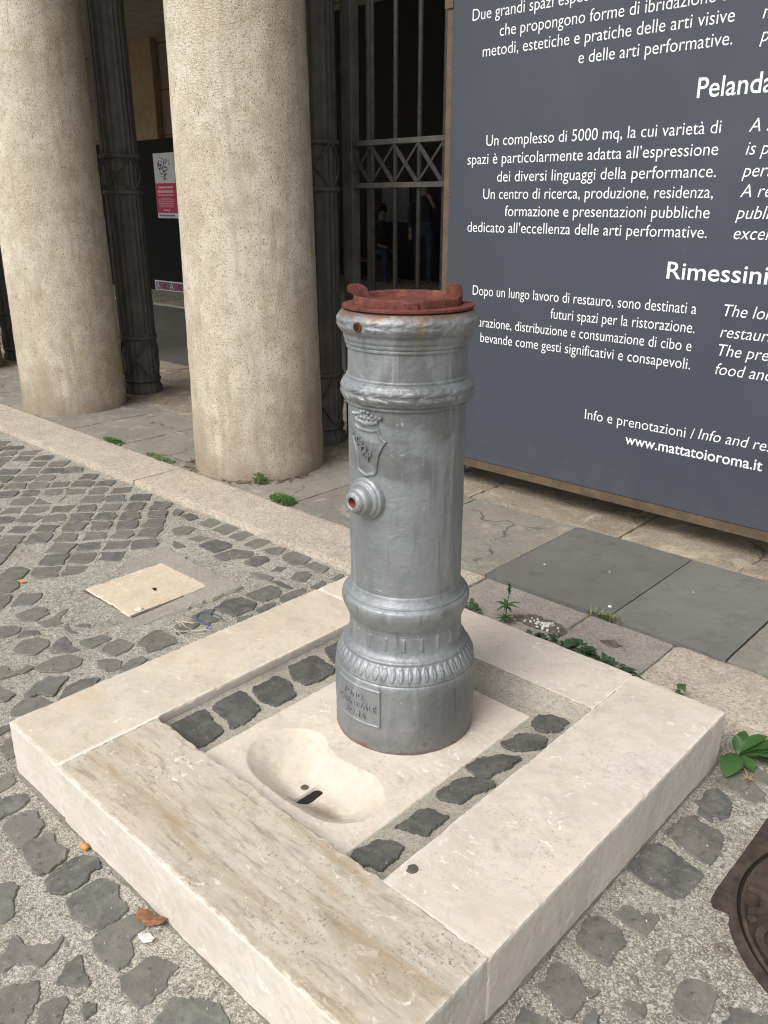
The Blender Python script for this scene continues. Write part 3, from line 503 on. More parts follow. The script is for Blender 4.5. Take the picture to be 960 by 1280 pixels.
while x < 6:
    L = rr.uniform(0.9, 1.4); a.add_bm(stone_block(x+.006, x+L-.006, 5.2, 6.0, -0.05, 0.035, 0.09, 0.01, 0.01, 0.002, k)); a.add_bm(stone_block(x+.006, x+L-.006, 6.012, 10.7, -0.05, 0.030, 0.30, 0.01, 0.004, 0.002, k+.5)); x += L; k += 1
struct(a.build('passage_pavement', M['flag']))

# ------------------------------------------------------------ portico: columns, iron piers, gates, unseen added roof, back wall
def column_mesh():
    prof = [(KZ-0.01, 0.345), (KZ+0.004, 0.3455), (0.5, 0.3385), (1.0, 0.3325), (1.6, 0.3255), (2.2, 0.3185), (3.0, 0.305), (3.9, 0.285), (3.95, 0.315), (3.99, 0.33), (4.05, 0.33), (4.12, 0.37), (4.25, 0.37)]
    def d(th, z, r, s):
        return np.array([0.0022*n3(math.cos(t)*.34, math.sin(t)*.34, z, 9)+0.0022*n3(math.cos(t)*.34, math.sin(t)*.34, z, 42) - 0.006*max(0, n3(math.cos(t)*.34, math.sin(t)*.34, z, 22)-0.34)*(1.6 if z < 0.1 else 1) for t in th])
    return prof, d
prof, d = column_mesh()
col = lathe('stone_column', prof, 160, M['column'], None, -2.253, 1.333, step=0.05, disp=d, origin=(-2.253, 1.333, KZ), close_top=True)
tag(col, 'thick pale granite column nearest the fountain, in the middle of the arcade view', 'column', 'stone columns of the portico')
for x, lab in ((-4.308, 'thick pale granite column with a brown stained foot, farther along the kerb at the left edge'), (-6.363, 'granite column beyond the left edge of the picture'), (1.857, 'granite column beyond the sign on the right')):
    c2 = col.copy(); C.objects.link(c2); c2.location = (x, 1.333, KZ); c2.rotation_euler = (0, 0, x*1.3); tag(c2, lab, 'column', 'stone columns of the portico')

def iron_pier(x, y, label):
    t = thing('iron_pier', label, 'iron pillar', (x, y, KZ), 'iron pillars behind the columns'); R = 0.128; NF = 22
    fl = lambda th, z, r, s: -0.0065*np.abs(np.sin(th*NF/2))**0.7*(0 if z < 0.06 else 1)
    lathe('shaft', [(KZ, R+.012), (0.075, R+.012), (0.085, R), (2.0, R-.004), (4.25, R-.010)], NF*8, M['iron'], t, x, y, step=0.6, disp=fl, smooth=True)
    for z0, z1 in ((1.425, 1.655), (0.125, 0.435)):
        for zc in (z0, z1):
            lathe('ring', [(zc-.016, R-.012), (zc-.013, R+.004), (zc-.006, R+.009), (zc+.006, R+.009), (zc+.013, R+.004), (zc+.016, R-.012)], 64, M['iron'], t, x, y)
        bm = bmesh.new()
        for k in range(4):
            for s in (1, -1):
                pts = [(x+(R+.002)*math.sin(k*PI/2+s*q*PI/2), y-(R+.002)*math.cos(k*PI/2+s*q*PI/2), z0+(z1-z0)*q) for q in np.linspace(0, 1, 14)]
                tube(bm, pts, 0.0055, 6)
        from_bm('cross_strap', bm, M['iron'], t, True)
    return t
iron_pier(-2.345, 1.875, 'fluted dark iron pillar joined to the barred gate, behind the nearer column')
iron_pier(-4.345, 1.895, 'fluted dark iron pillar showing between the two granite columns')
iron_pier(-6.42, 1.895, 'fluted dark iron pillar beyond the leftmost column')

def iron_gate(x0, x1, y, label, first):
    t = thing('iron_gate', label, 'gate', (x0, y, KZ), 'barred iron gates of the portico')
    def bar(name, a, b, r, n=10, m='iron_bar'):
        bm = bmesh.new(); tube(bm, [a, b], r, n); return from_bm(name, bm, M[m], t, True)
    def box(name, *v, bev=0.002, m='iron'):
        bm = bmesh.new(); bx(bm, *v, bev); return from_bm(name, bm, M[m], t)
    box('stile', x0, x0+.075, y-.03, y+.03, KZ, 4.2); box('stile', x1-.075, x1, y-.03, y+.03, KZ, 4.2)
    bar('post', (x0+.128, y+.06, KZ), (x0+.128, y+.06, 4.2), 0.022, 10, 'iron')
    for z in (1.649, 1.442, 0.16): box('rail', x0+.03, x1-.03, y-.020, y+.016, z-.013, z+.013)
    xs_ = []; x = x0+first
    while x < x1-.1: xs_.append(x); x += 0.162
    for x in xs_: bar('bar', (x, y, KZ+.02), (x, y, 4.2), 0.0125)
    for xa in [x0+.03]+xs_:
        xb = (xs_[0] if xa == x0+.03 else xa+.162)
        if xb > x1-.05: continue
        for k, (za, zb) in enumerate(((1.636, 1.455), (1.455, 1.636))):
            bm = bmesh.new(); yy = y-.018 if k == 0 else y-.012; hw = 0.011 if k == 0 else 0.006
            d = Vector((xb-xa, 0, zb-za)).normalized(); nn = Vector((-d.z, 0, d.x))*hw
            A, B = Vector((xa, yy, za)), Vector((xb, yy, zb)); q = [A-nn, B-nn, B+nn, A+nn]
            f = [bm.verts.new(p) for p in q]; g = [bm.verts.new(p+Vector((0, .005, 0))) for p in q]
            bm.faces.new(f); bm.faces.new(g[::-1])
            for i in range(4): bm.faces.new((f[i], f[(i+1) % 4], g[(i+1) % 4], g[i]))
            from_bm('cross_brace', bm, M['iron_bar'], t)
    return t
iron_gate(-2.262, -0.36, 2.03, 'tall dark iron gate of round bars with crossed braces, left of the sign', 0.201)
g2 = iron_gate(-8.35, -6.56, 2.03, 'dark iron gate just showing past the left edge of the leftmost column', 0.191)

bm = bmesh.new()
bx(bm, -11, 4, .98, 1.70, 4.25, 4.85, 0.01); roof = thing('portico_shade_roof', 'unseen plastered roof and beam over the granite columns, added to darken the passage', 'roof', (0, 1.3, 4.25))
from_bm('beam', bm, M['plaster'], roof)
bm = bmesh.new(); bx(bm, -24, 4, .80, 10.55, 4.86, 5.05, 0.01); from_bm('shade_roof_slab', bm, M['plaster'], roof)  # unseen roof above the columns, added and lengthened to darken the passage
t = NT('block_wall'); br = t.n('ShaderNodeTexBrick'); t.put(br.inputs['Vector'], t.map((1, 1, 1), (PI/2, 0, 0)))
br.inputs['Scale'].default_value = 1.0; br.inputs['Brick Width'].default_value = 1.7; br.inputs['Row Height'].default_value = 0.95; br.inputs['Mortar Size'].default_value = 0.014
br.inputs['Color1'].default_value = (0.17, 0.13, 0.08, 1); br.inputs['Color2'].default_value = (0.19, 0.145, 0.09, 1); br.inputs['Mortar'].default_value = (0.04, 0.03, 0.02, 1)
M['blocks'] = t.out(t.mix(t.ramp(t.noise(1.3, 5, 0.6), [(0.4, 0), (0.7, 0.5)]), br.outputs['Color'], (0.12, 0.09, 0.055)), 0.85, 0, t.bump(t.noise(20, 4), 0.4, 0.01))
M['pilaster'] = mat_plain('pilaster_stone', (0.25, 0.185, 0.10), 0.85, 0, 0.18, 4)
wall = thing('building_wall', 'brown block wall with a pale pilaster behind the black partition', 'wall', (-12, 10.7, 0))
bm = bmesh.new(); bx(bm, -34, 6, 10.62, 11.2, -0.05, 8); from_bm('wall', bm, M['blocks'], wall)
bm = bmesh.new(); bx(bm, -18.0, -17.15, 10.45, 10.618, 0, 7.9, 0.02); bx(bm, -18.35, -18.06, 10.53, 10.618, 0, 7.9, 0.02); from_bm('pilaster', bm, M['pilaster'], wall)
dk = bmesh.new(); bx(dk, -13.4, 2, 10.50, 10.618, 0.03, 4.6, 0.01); from_bm('dark_panel', dk, M['dark'], wall)  # near-black panel over the right part of the back wall
bm = bmesh.new(); bx(bm, -14.6, -8.95, 6.28, 6.36, 0.03, 2.27, 0.004)
tag(from_bm('partition_panel', bm, M['black'], None, origin=(-11, 6.3, .03)), 'black upright partition board in the passage, between the columns', 'partition')

# notice on the partition and the strip below it
po = thing('poster', 'poster with a white top and a magenta lower half, taped on the black partition', 'poster', (-10.72, 6.27, 1.6)); PX0, PX1 = -10.84, -10.28
bm = bmesh.new(); bx(bm, PX0, PX1, 6.272, 6.278, 1.14, 2.07); from_bm('sheet', bm, M['paper'], po)
bm = bmesh.new(); bx(bm, PX0, PX1, 6.268, 6.2715, 1.215, 1.645); from_bm('printed_panel', bm, M['magenta'], po)
bm = bmesh.new(); rp = np.random.default_rng(8)
for k in range(70):
    a_ = rp.uniform(0, 2*PI); q = math.sqrt(rp.random()); px, pz = -10.57+0.15*q*math.cos(a_)+0.03*math.sin(a_*2), 1.86+0.17*q*math.sin(a_)
    s = rp.uniform(0.006, 0.017); bx(bm, px-s, px+s, 6.2685, 6.2715, pz-s*.6, pz+s*.8)
tube(bm, [(-10.55, 6.27, 1.70), (-10.59, 6.27, 1.85), (-10.54, 6.27, 1.98), (-10.46, 6.27, 1.96)], 0.006, 5)
from_bm('drawing', bm, M['ink'], po)
bm = bmesh.new()
for zc, hh, wd in ((1.585, .030, .40), (1.525, .036, .46), (1.475, .018, .44), (1.43, .010, .30), (1.405, .010, .46), (1.38, .010, .46), (1.355, .010, .42), (1.33, .010, .46), (1.305, .008, .40), (1.255, .020, .22)):
    x = -10.57-wd/2+.02
    while x < -10.57+wd/2-.02:
        L = rp.uniform(0.014, 0.05); bx(bm, x, x+L, 6.2645, 6.2675, zc-hh/2, zc+hh/2); x += L+0.012
from_bm('print_lines', bm, M['pink'], po)
bm = bmesh.new(); x = -10.80
while x < -10.4:
    L = rp.uniform(0.02, 0.08); bx(bm, x, x+L, 6.2685, 6.2715, 1.165, 1.19); x += L+.015
from_bm('print_lines', bm, M['ink'], po)
stp = thing('sticker_strip', 'white strip with black and red shapes along the foot of the black partition', 'sticker', (-10.9, 6.27, 0.1))
bm = bmesh.new(); bx(bm, -11.10, -9.6, 6.266, 6.278, 0.035, 0.185); from_bm('strip', bm, M['paper'], stp)
bm = bmesh.new(); bx(bm, -11.07, -9.62, 6.262, 6.2655, 0.05, 0.168); from_bm('strip_field', bm, M['ink'], stp)
for k, (xc, m) in enumerate(((-11.0, 'paper'), (-10.82, 'magenta'), (-10.62, 'paper'), (-10.42, 'magenta'), (-10.2, 'paper'), (-10.0, 'magenta'))):
    bm = bmesh.new()
    if k % 2 == 0:
        for s in (-1, 1): tube(bm, [(xc+.05*s, 6.261, .06), (xc, 6.261, .158)], 0.007, 5)
        tube(bm, [(xc-.03, 6.261, .095), (xc+.03, 6.261, .095)], 0.006, 5)
    else:
        for s in (-1, 1): tube(bm, [(xc+.06*s, 6.261, .06), (xc-.06*s, 6.261, .158)], 0.012, 5)
    from_bm('strip_mark', bm, M[m], stp)
bm = bmesh.new(); bx(bm, -9.95, -9.30, 10.46, 10.49, 1.03, 1.63, 0.002)
tag(from_bm('notice_sheet', bm, mat_plain('dim_paper', (0.07, 0.073, 0.076), 0.7), None, origin=(-10.1, 10.48, 1.4)), 'dim grey sheet on the dark wall behind the gate bars', 'notice')

# ------------------------------------------------------------ information board
SY = 1.80
sg = thing('information_board', 'big slate blue information board with white Italian and English text, in a brown frame', 'sign', (0.4, SY, KZ))
bm = bmesh.new(); bx(bm, -1.3546, 2.26, SY, SY+.012, 0.169, 2.92, .001); from_bm('panel', bm, M['sign'], sg)
bm = bmesh.new(); bx(bm, -1.3903, -1.3561, SY+.003, SY+.07, 0.1247, 2.95, .002); bx(bm, -1.3541, 2.295, SY+.004, SY+.07, 0.1247, 0.1675, .002); bx(bm, -1.3541, 2.295, SY+.004, SY+.07, 2.9215, 2.96, .002); bx(bm, 2.2615, 2.296, SY+.004, SY+.07, 0.1685, 2.92, .002)
for xx in (-0.4, 0.8): bx(bm, xx-.02, xx+.02, SY+.013, SY+.065, 0.169, 2.92, .002)
from_bm('frame', bm, M['wood'], sg)
for xx in (-1.355, 0.55, 1.9):
    bm = bmesh.new(); bx(bm, xx-.03, xx+.03, SY+.10, SY+.16, KZ-.004, 2.4, .003); bx(bm, xx-.028, xx+.028, SY+.0715, SY+.099, .5, .56, .002); bx(bm, xx-.028, xx+.028, SY+.0715, SY+.099, 2.0, 2.06, .002); from_bm('support_post', bm, M['wood'], sg)
for xx, zz in [(-1.346, 1.909), (-1.3489, 1.4032), (-1.3489, 1.3839), (-0.8999, 0.194), (-0.5531, 0.196), (0.0636, 0.194)]:
    bm = bmesh.new(); bmesh.ops.create_uvsphere(bm, u_segments=8, v_segments=6, radius=.005)
    bmesh.ops.transform(bm, matrix=Matrix.Translation((xx, SY, zz)) @ Matrix.Diagonal((1, .5, 1, 1)), verts=bm.verts[:]); from_bm('screw', bm, M['ink'], sg, True)
bm = bmesh.new(); bx(bm, -1.4009, -1.3546, SY-.004, SY+.002, 2.1354, 2.2462, .001); from_bm('bracket', bm, M['wood'], sg)

capH = {}
def cap_ratio():
    v = mesh_xy(text_mesh('H', 1.0)); return v[:, 1].max()-v[:, 1].min()
CR = cap_ratio(); TYP = [0.80]
def line(body, z, cap=0.0432, x0=None, x1=None, italic=False, bold=0.0, name='text_line'):
    size = cap/CR; me = text_mesh(body, size, 0.20 if italic else 0.0, (bold-.005)*size); v = mesh_xy(me)
    lo, hi = v[:, 0].min(), v[:, 0].max()
    if x0 is not None and x1 is not None: k = (x1-x0)/(hi-lo); TYP.append(k); ox = x0-lo*k
    else:
        k = float(np.median(TYP)); ox = (x0-lo*k) if x0 is not None else (x1-hi*k)
    w3 = np.stack([v[:, 0]*k+ox, np.full(len(v), SY-.0012), v[:, 1]+z], 1); me.vertices.foreach_set('co', w3.ravel())
    return link_mesh(name, me, M['white'], sg)
line("spazi è particolarmente adatta all\u2019espressione", 1.5149, x0=-1.2525, x1=-0.1253)
line("Un complesso di 5000 mq, la cui varietà di", 1.5867, x0=-1.1533, x1=-0.1253)
line("dei diversi linguaggi della performance.", 1.4417, x0=-1.0878, x1=-0.1224)
line("Un centro di ricerca, produzione, residenza,", 1.3714, x0=-1.1591, x1=-0.1234)
line("formazione e presentazioni pubbliche", 1.3015, x0=-1.0386, x1=-0.1272)
line("dedicato all\u2019eccellenza delle arti performative.", 1.2326, x0=-1.241, x1=-0.1272)
line("metodi, estetiche e pratiche delle arti visive", 1.9326, x0=-1.1899, x1=-0.1272)
line("e delle arti performative.", 1.8632, x0=-0.7245, x1=-0.1243)
line("che propongono forme di ibridazione tra", 2.0005, x0=-1.1061, x1=-0.1147)
line("Dopo un lungo lavoro di restauro, sono destinati a", 0.9566, x0=-1.1986, x1=-0.1301)
line("futuri spazi per la ristorazione.", 0.8853, x0=-0.7718, x1=-0.1272)
line("bevande come gesti significativi e consapevoli.", 0.7456, x0=-1.1437, x1=-0.1262)
wd = lambda s: float(np.ptp(mesh_xy(text_mesh(s, 1.0))[:, 0]))
LP = "La preparazione, distribuzione e consumazione di cibo e"
line(LP, 0.8155, x0=-0.1311-1.028*wd(LP)/wd(LP[7:]), x1=-0.1311)
line("Due grandi spazi espositivi", 2.0728, x0=-1.2496)
line("Pelanda", 1.7062, .0636, x0=-0.2284, bold=.012, name='heading')
line("Rimessini", 1.0814, .0617, x0=-0.265, x1=0.1146, bold=.012, name='heading')
line("Info e prenotazioni /", 0.4749, x0=-0.5646, x1=-0.0742)
line("Info and reservations", 0.4797, x0=-0.0578, italic=True)
line("www.mattatoioroma.it", 0.4007, x0=-0.3652, x1=0.2013, bold=.014, name='web_address')
for s, z, x0 in (("methods,", 1.9292, -0.0328), ("practices", 1.8608, -0.0309), ("A 5000", 1.5853, -0.026), ("is particularly", 1.512, -0.026), ("performing", 1.4407, -0.028), ("A residence", 1.3733, -0.0251), ("publications", 1.301, -0.0299), ("excellence", 1.2317, -0.028),
                 ("The long", 0.959, -0.026), ("restaurant", 0.881, -0.027), ("The preparation", 0.8126, -0.026), ("food and", 0.7413, -0.026)):
    line(s, z, x0=x0, italic=True)

# ------------------------------------------------------------ travertine plinth
ZT = 0.155; ZS = 0.116
pl = thing('stone_plinth', 'low square travertine plinth carrying the grey iron fountain, with a scooped basin', 'plinth', (0, -0.1, 0))
G = 0.002
from_bm('border_slab', stone_block(-.658, -.4035-G, -.735, .297-G, -.03, ZT, .008, .004, .006, .0013, 1.0, True), [M['trav_left'], M['trav_side']], pl)
from_bm('border_slab', stone_block(-.655, .366-G, .297+G, .523, -.03, ZT, .008, .003, .002, .0011, 2.0, True), [M['trav_plain'], M['trav_side']], pl)
from_bm('border_slab', stone_block(.366+G, .621, -.482+G, .521, -.03, ZT, .008, .004, .006, .0013, 3.0, True), [M['trav_plain'], M['trav_side']], pl)
o = from_bm('border_slab', stone_block(-.4035+G, .620, -.738, -.472-G, -.03, ZT+.0015, .007, .004, .010, .0017, 4.0, True), [M['trav_vein'], M['trav_side'], M['trav_side_vein']], pl)
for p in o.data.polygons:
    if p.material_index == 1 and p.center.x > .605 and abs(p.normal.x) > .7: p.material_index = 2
o['label'] = 'border slab with brown veins and worn edges'
bm = bmesh.new(); bx(bm, -.4062, -.4008, -.728, -.474, .0, ZT-.0012); bx(bm, .3635, .3685, .303, .515, 0, ZT-.0015); bx(bm, -.648, -.41, .2945, .2995, 0, ZT-.0015)
from_bm('grout', bm, M['grout'], pl)
# white lime left along the joints
bm = bmesh.new(); acc = Acc()
for k in range(30):
    y = -.725+k*.0085; rough_stone(acc, [(-.4065-RNG.uniform(.001, .004), y), (-.400+RNG.uniform(-.001, .003), y-.002), (-.400+RNG.uniform(0, .003), y+.010), (-.4065-RNG.uniform(0, .004), y+.009)], ZT-.002, ZT+.0022, .004, .0012, .0008, k)
for k in (6,):
    x = .372+k*.03; rough_stone(acc, [(x, -.4795), (x+.022, -.479), (x+.022, -.4755+RNG.uniform(0, .005)), (x, -.475)], ZT-.003, ZT+.001, .004, .0012, .0008, k)
bm.free(); acc.build('lime_joint', M['grout'], pl)

# white lime wash left on the inner face of the back border
bm = bmesh.new(); xs_ = np.arange(-.05, .365, .006); top = [bm.verts.new((x, .2942+.0012*n3(x, 1, 1, 60), ZT-.002)) for x in xs_]
bot = [bm.verts.new((x, .2942+.0012*n3(x, 2, 1, 60), ZT-.016-.010*abs(n3(x, 0, 3, 14))-.006*n3(x, 5, 3, 70))) for x in xs_]
for k in range(len(xs_)-1): bm.faces.new((top[k], top[k+1], bot[k+1], bot[k]))
from_bm('lime_wash', bm, M['grout'], pl)

def bed_z(X, Y):
    e = np.minimum(np.minimum(X+.4035, .366-X), np.minimum(Y+.474, .297-Y))
    z = ZS-.001 + .016*np.exp(-np.maximum(e, 0)/.010) + .028*np.exp(-np.maximum(.297-Y, 0)/.024)*(X > -.39)
    nz = np.array([n3(x, y, 0, 30)+.6*n3(x, y, 4, 90) for x, y in zip(X.ravel(), Y.ravel())]).reshape(X.shape)
    return z + .0022*nz - .075*((X > -.235) & (X < .235) & (Y > -.44) & (Y < .205))
grid_sheet('bedding_mortar', np.arange(-.4033, .3662, .005), np.arange(-.4735, .2970, .005), bed_z, M['bed'], pl)
STRIP = [[[-0.399,-0.437],[-0.402,-0.392],[-0.391,-0.345],[-0.361,-0.348],[-0.33,-0.361],[-0.297,-0.36],[-0.278,-0.371],[-0.27,-0.419],[-0.273,-0.449],[-0.33,-0.447],[-0.36,-0.447]],[[-0.385,-0.327],[-0.395,-0.278],[-0.391,-0.228],[-0.379,-0.224],[-0.337,-0.23],[-0.288,-0.242],[-0.269,-0.303],[-0.277,-0.341],[-0.324,-0.325]],[[-0.379,-0.197],[-0.382,-0.111],[-0.339,-0.104],[-0.27,-0.135],[-0.275,-0.2],[-0.314,-0.215]],[[-0.403,-0.048],[-0.381,0.04],[-0.304,0.03],[-0.276,0.012],[-0.283,-0.08],[-0.334,-0.086]],[[-0.408,0.088],[-0.404,0.158],[-0.343,0.149],[-0.298,0.096],[-0.287,0.046],[-0.328,0.053]],[[0.257,-0.45],[0.255,-0.419],[0.264,-0.375],[0.281,-0.357],[0.315,-0.346],[0.323,-0.373],[0.325,-0.405],[0.323,-0.432],[0.303,-0.44],[0.282,-0.453]],[[0.261,-0.33],[0.268,-0.281],[0.265,-0.244],[0.284,-0.226],[0.326,-0.213],[0.323,-0.246],[0.33,-0.294],[0.319,-0.307],[0.293,-0.316]],[[0.259,-0.193],[0.26,-0.142],[0.269,-0.095],[0.32,-0.056],[0.339,-0.067],[0.323,-0.12],[0.321,-0.175],[0.296,-0.186]],[[0.254,-0.069],[0.253,-0.013],[0.286,0.037],[0.324,0.058],[0.322,-0.005],[0.311,-0.075]],[[0.257,0.063],[0.268,0.14],[0.329,0.171],[0.341,0.127],[0.305,0.061]],[[0.265,0.179],[0.258,0.226],[0.287,0.265],[0.332,0.278],[0.334,0.209],[0.311,0.172]]]
for k, poly in enumerate(STRIP):
    mx_, my_ = sum(p[0] for p in poly)/len(poly), sum(p[1] for p in poly)/len(poly)
    acc = Acc(); rough_stone(acc, [(mx_+(p[0]-mx_)*1.08, my_+(p[1]-my_)*(1.06 if mx_ < 0 else .97)) for p in poly], ZS-.01, ZS+.0055, .0035, .0036, .002, 50+k*2.3, rnd=1); acc.build('basalt_sett', M['sett'], pl)

def basin_sdf(X, Y):
    c = lambda x, y, r: np.hypot(X-x, Y-y)-r
    e = (np.hypot((X-.006)/.186, (Y+.328)/.099)-1)*.099
    u = smin(smin(c(-.083, -.305, .100), c(.108, -.325, .084), .05), e, .04)
    return -smin(-u, c(.012, -.145, .088), .05)
SX, SYc = .014, -.352
def slab_z(X, Y):
    s = -basin_sdf(X, Y); q = np.clip(s/.075, 0, 1); q = q*q*(3-2*q); q2 = np.clip(s/.020, 0, 1); q2 = q2*(2-q2)
    fr = np.clip((-Y-.19)/.22, 0, 1)
    dep = .050*(q*(.45+.55*fr)) + .008*q2
    z = ZS+.003 - dep
    nz = np.array([n3(x, y, 7, 16)*.0016+n3(x, y, 2, 70)*.0007 for x, y in zip(X.ravel(), Y.ravel())]).reshape(X.shape)
    y_ = np.clip(Y, SYc-.034, SYc+.034); d = np.hypot(X-SX, Y-y_)-.0160
    slot = np.clip(-d/.004, 0, 1)
    ex = np.minimum(np.minimum(X+.248, .247-X), np.minimum(Y+.455, .217-Y)); ex = ex+.0025*nz*400
    edge = .020*np.clip(1-ex/.006, 0, 1)**1.5
    return z+nz-.020*slot-edge
grid_sheet('basin_slab', np.arange(-.249, .2482, .0027), np.arange(-.456, .2182, .0027), slab_z, M['trav_slab'], pl)
zs_ = float(slab_z(np.array([[SX]]), np.array([[SYc]]))[0, 0]); acc = Acc(); rough_stone(acc, [(SX+.0155*math.cos(a), SYc+.034*(1 if math.sin(a) > 0 else -1)+.0155*math.sin(a)) for a in np.linspace(0.05, 2*PI-.05, 26)], zs_-.006, zs_+.0135, .004, .0004, .001); acc.build('drain_slot', M['dark'], pl)
for (x, y, z, r, lab) in ((.393, -.416, ZT+.0005, .0115, 'dark flattened chewing gum on the corner of the plinth border'), (-.016, -.330, None, .0085, 'dark flattened chewing gum inside the scooped basin')):
    if z is None: z = float(slab_z(np.array([[x]]), np.array([[y]]))[0, 0])
    acc = Acc(); rough_stone(acc, [(x+r*math.cos(a), y+r*1.15*math.sin(a)) for a in np.linspace(0, 2*PI, 12, endpoint=False)], z-.004, z+.002, .003, .0022, .0012, x*30)
    o = acc.build('chewing_gum', mat_plain('old_gum', (0.10, 0.085, 0.07), 0.8), None, origin=(x, y, z)); tag(o, lab, 'gum', 'spots of chewing gum')

# ------------------------------------------------------------ iron drinking fountain
ft = thing('drinking_fountain', 'grey painted cast iron drinking fountain with a red rusty lid', 'fountain', (0, 0, ZS))
def lump(th, z, r, s, a=.0007): return np.array([a*(n3(math.sin(t)*r, -math.cos(t)*r, z, 26)+.7*n3(math.sin(t)*r, -math.cos(t)*r, z, 70)) for t in th])
lathe('shaft', [(.40, .1315), (.62, .1325), (1.085, .1318)], 200, M['silver'], ft, step=.008, disp=lump)
base_prof = smooth_prof([(.100, .1735), (.116, .1738), (.20, .1745), (.268, .1748), (.285, .1745), (.296, .1732), (.3015, .1715), (.3030, .1694), (.3050, .1712), (.309, .1706), (.320, .1672), (.332, .1615), (.346, .1520), (.350, .1526), (.354, .1512), (.3565, .1460), (.362, .1406), (.370, .1370), (.385, .1348), (.43, .1335)], 1)
def base_disp(th, z, r, s):
    d = lump(th, z, r, s, .0008)
    if .3095 < z < .3445:
        v = (.3445-z)/.035; N = 52; u = (th*N/(2*PI)) % 1-.5; w_ = .47*np.sin(PI*np.clip(.18+.80*v, 0, 1))
        h = np.clip((w_-np.abs(u))/.16, 0, 1); h = h*h*(3-2*h); rib = np.exp(-(u/.07)**2); side = np.exp(-((np.abs(u)-.22-.1*v)/.06)**2)
        d = d+.0030*h-.0016*rib*h*(v > .1)-.0012*side*h
    if .373 < z < .412:
        N = 20; u = (th*N/(2*PI)+.25) % 1-.5; a = min(1, max(0, (z-.375)/.004), max(0, (.411-z)/.004)); d = d+.0030*np.exp(-(u/.085)**2)*a
    return d
lathe('base', base_prof, 640, M['silver_foot'], ft, step=.0022, disp=base_disp)
def laurel(N, z0, z1, amp):
    def f(th, z, r, s):
        v = (z-z0)/(z1-z0)*2-1; d = lump(th, z, r, s, .0009)
        if abs(v) < 1.15:
            t0 = th*N/(2*PI); h = np.zeros_like(th)
            for sg_, off in ((1, 0.0), (-1, .5), (1, .37), (-1, .81)):
                q = (t0+off) % 1.0; vc = sg_*(.22+.42*q); wd = .24*np.sin(PI*np.clip(q, 0, 1)**.7)+.02
                hh = np.clip(1-((v-vc)/wd)**2, 0, 1)*np.sin(PI*q)**.5; vein = 1-.35*np.exp(-((v-vc)/.05)**2); h = np.maximum(h, hh*vein)
            jit = np.array([.70+1.1*n3(math.sin(t)*r, math.cos(t)*r, z, 24) for t in th]); d = d+np.array([.0011*n3(math.sin(t)*r, math.cos(t)*r, z, 95) for t in th])
            d = d+amp*h*np.clip(jit, .05, 1.3)*(1-np.clip(abs(v), 0, 1)**6*.6)
        return d
    return f
lathe('laurel_moulding', smooth_prof([(.944, .1300), (.9445, .1362), (.946, .1372), (.950, .1374), (.9515, .1362), (.9525, .1395), (.957, .1445), (.966, .1472), (.977, .1478), (.988, .1462), (.995, .1425), (.9985, .1385), (.9995, .1352), (1.002, .1358), (1.006, .1355), (1.0075, .1340), (1.008, .130)], 1), 560, M['silver'], ft, step=.0018, disp=laurel(17, .955, .996, .0030))
lathe('crown_moulding', smooth_prof([(1.064, .1300), (1.0645, .1345), (1.067, .1352), (1.071, .1350), (1.0725, .1342), (1.0735, .1372), (1.078, .1380), (1.082, .1378), (1.0835, .1392), (1.087, .1408), (1.093, .1410), (1.097, .1420), (1.101, .1470), (1.107, .1515), (1.116, .1540), (1.126, .1538), (1.134, .1510), (1.139, .1470), (1.1425, .1430), (1.1445, .1400), (1.1447, .1300)], 1), 560, M['silver_top'], ft, step=.0018, disp=laurel(16, 1.101, 1.138, .0030))
lathe('lower_moulding', smooth_prof([(.411, .1300), (.412, .1338), (.416, .1346), (.420, .1346), (.4212, .1340), (.4222, .1372), (.426, .1380), (.4275, .1376), (.4290, .1405), (.436, .1432), (.447, .1478), (.458, .1525), (.467, .1545), (.476, .1545), (.482, .1528), (.4855, .1492), (.4865, .1462), (.491, .1460), (.4925, .1452), (.4935, .1420), (.498, .1392), (.505, .1355), (.512, .1335), (.516, .130)], 1), 240, M['silver'], ft, step=.003, disp=lump)

def cyl_patch(name, u0, u1, z0, z1, r, hf, mat, res=.0012, parent=None):
    nu, nz = int((u1-u0)/res), int((z1-z0)/res); U, Z = np.meshgrid(np.linspace(u0, u1, nu), np.linspace(z0, z1, nz)); H = hf(U, Z)
    R_ = r+H; ph = U/r; V = np.stack([R_*np.sin(ph), -R_*np.cos(ph), Z], -1).reshape(-1, 3)
    i, j = np.meshgrid(np.arange(nu-1), np.arange(nz-1)); a = (j*nu+i).ravel()
    F_ = np.stack([a, a+1, a+nu+1, a+nu], 1); keep = (H.ravel()[F_] > -.0035).any(1)
    return from_lists(name, V, F_[keep].tolist(), mat, parent or ft, True)
def poly_sdf(U, Z, P):
    P = np.array(P); d = np.full(U.shape, 1e9); ins = np.zeros(U.shape, bool)
    for (x1, y1), (x2, y2) in zip(P, np.roll(P, -1, 0)):
        ex, ey = x2-x1, y2-y1; t_ = np.clip(((U-x1)*ex+(Z-y1)*ey)/(ex*ex+ey*ey), 0, 1); d = np.minimum(d, np.hypot(U-x1-t_*ex, Z-y1-t_*ey))
        cr = ((y1 > Z) != (y2 > Z)) & (U < (x2-x1)*(Z-y1)/((y2-y1) or 1e-9)+x1); ins ^= cr
    return np.where(ins, -d, d)
half = [(.0, .7925), (.010, .7960), (.024, .8005), (.0305, .8065), (.0325, .825), (.0365, .845), (.0425, .861), (.0500, .873), (.0560, .8805), (.0470, .8855), (.0405, .8930), (.0365, .9030), (.0345, .9085), (.018, .9030)]
SH = half + [(-a, b) for a, b in half[::-1] if a > 0]
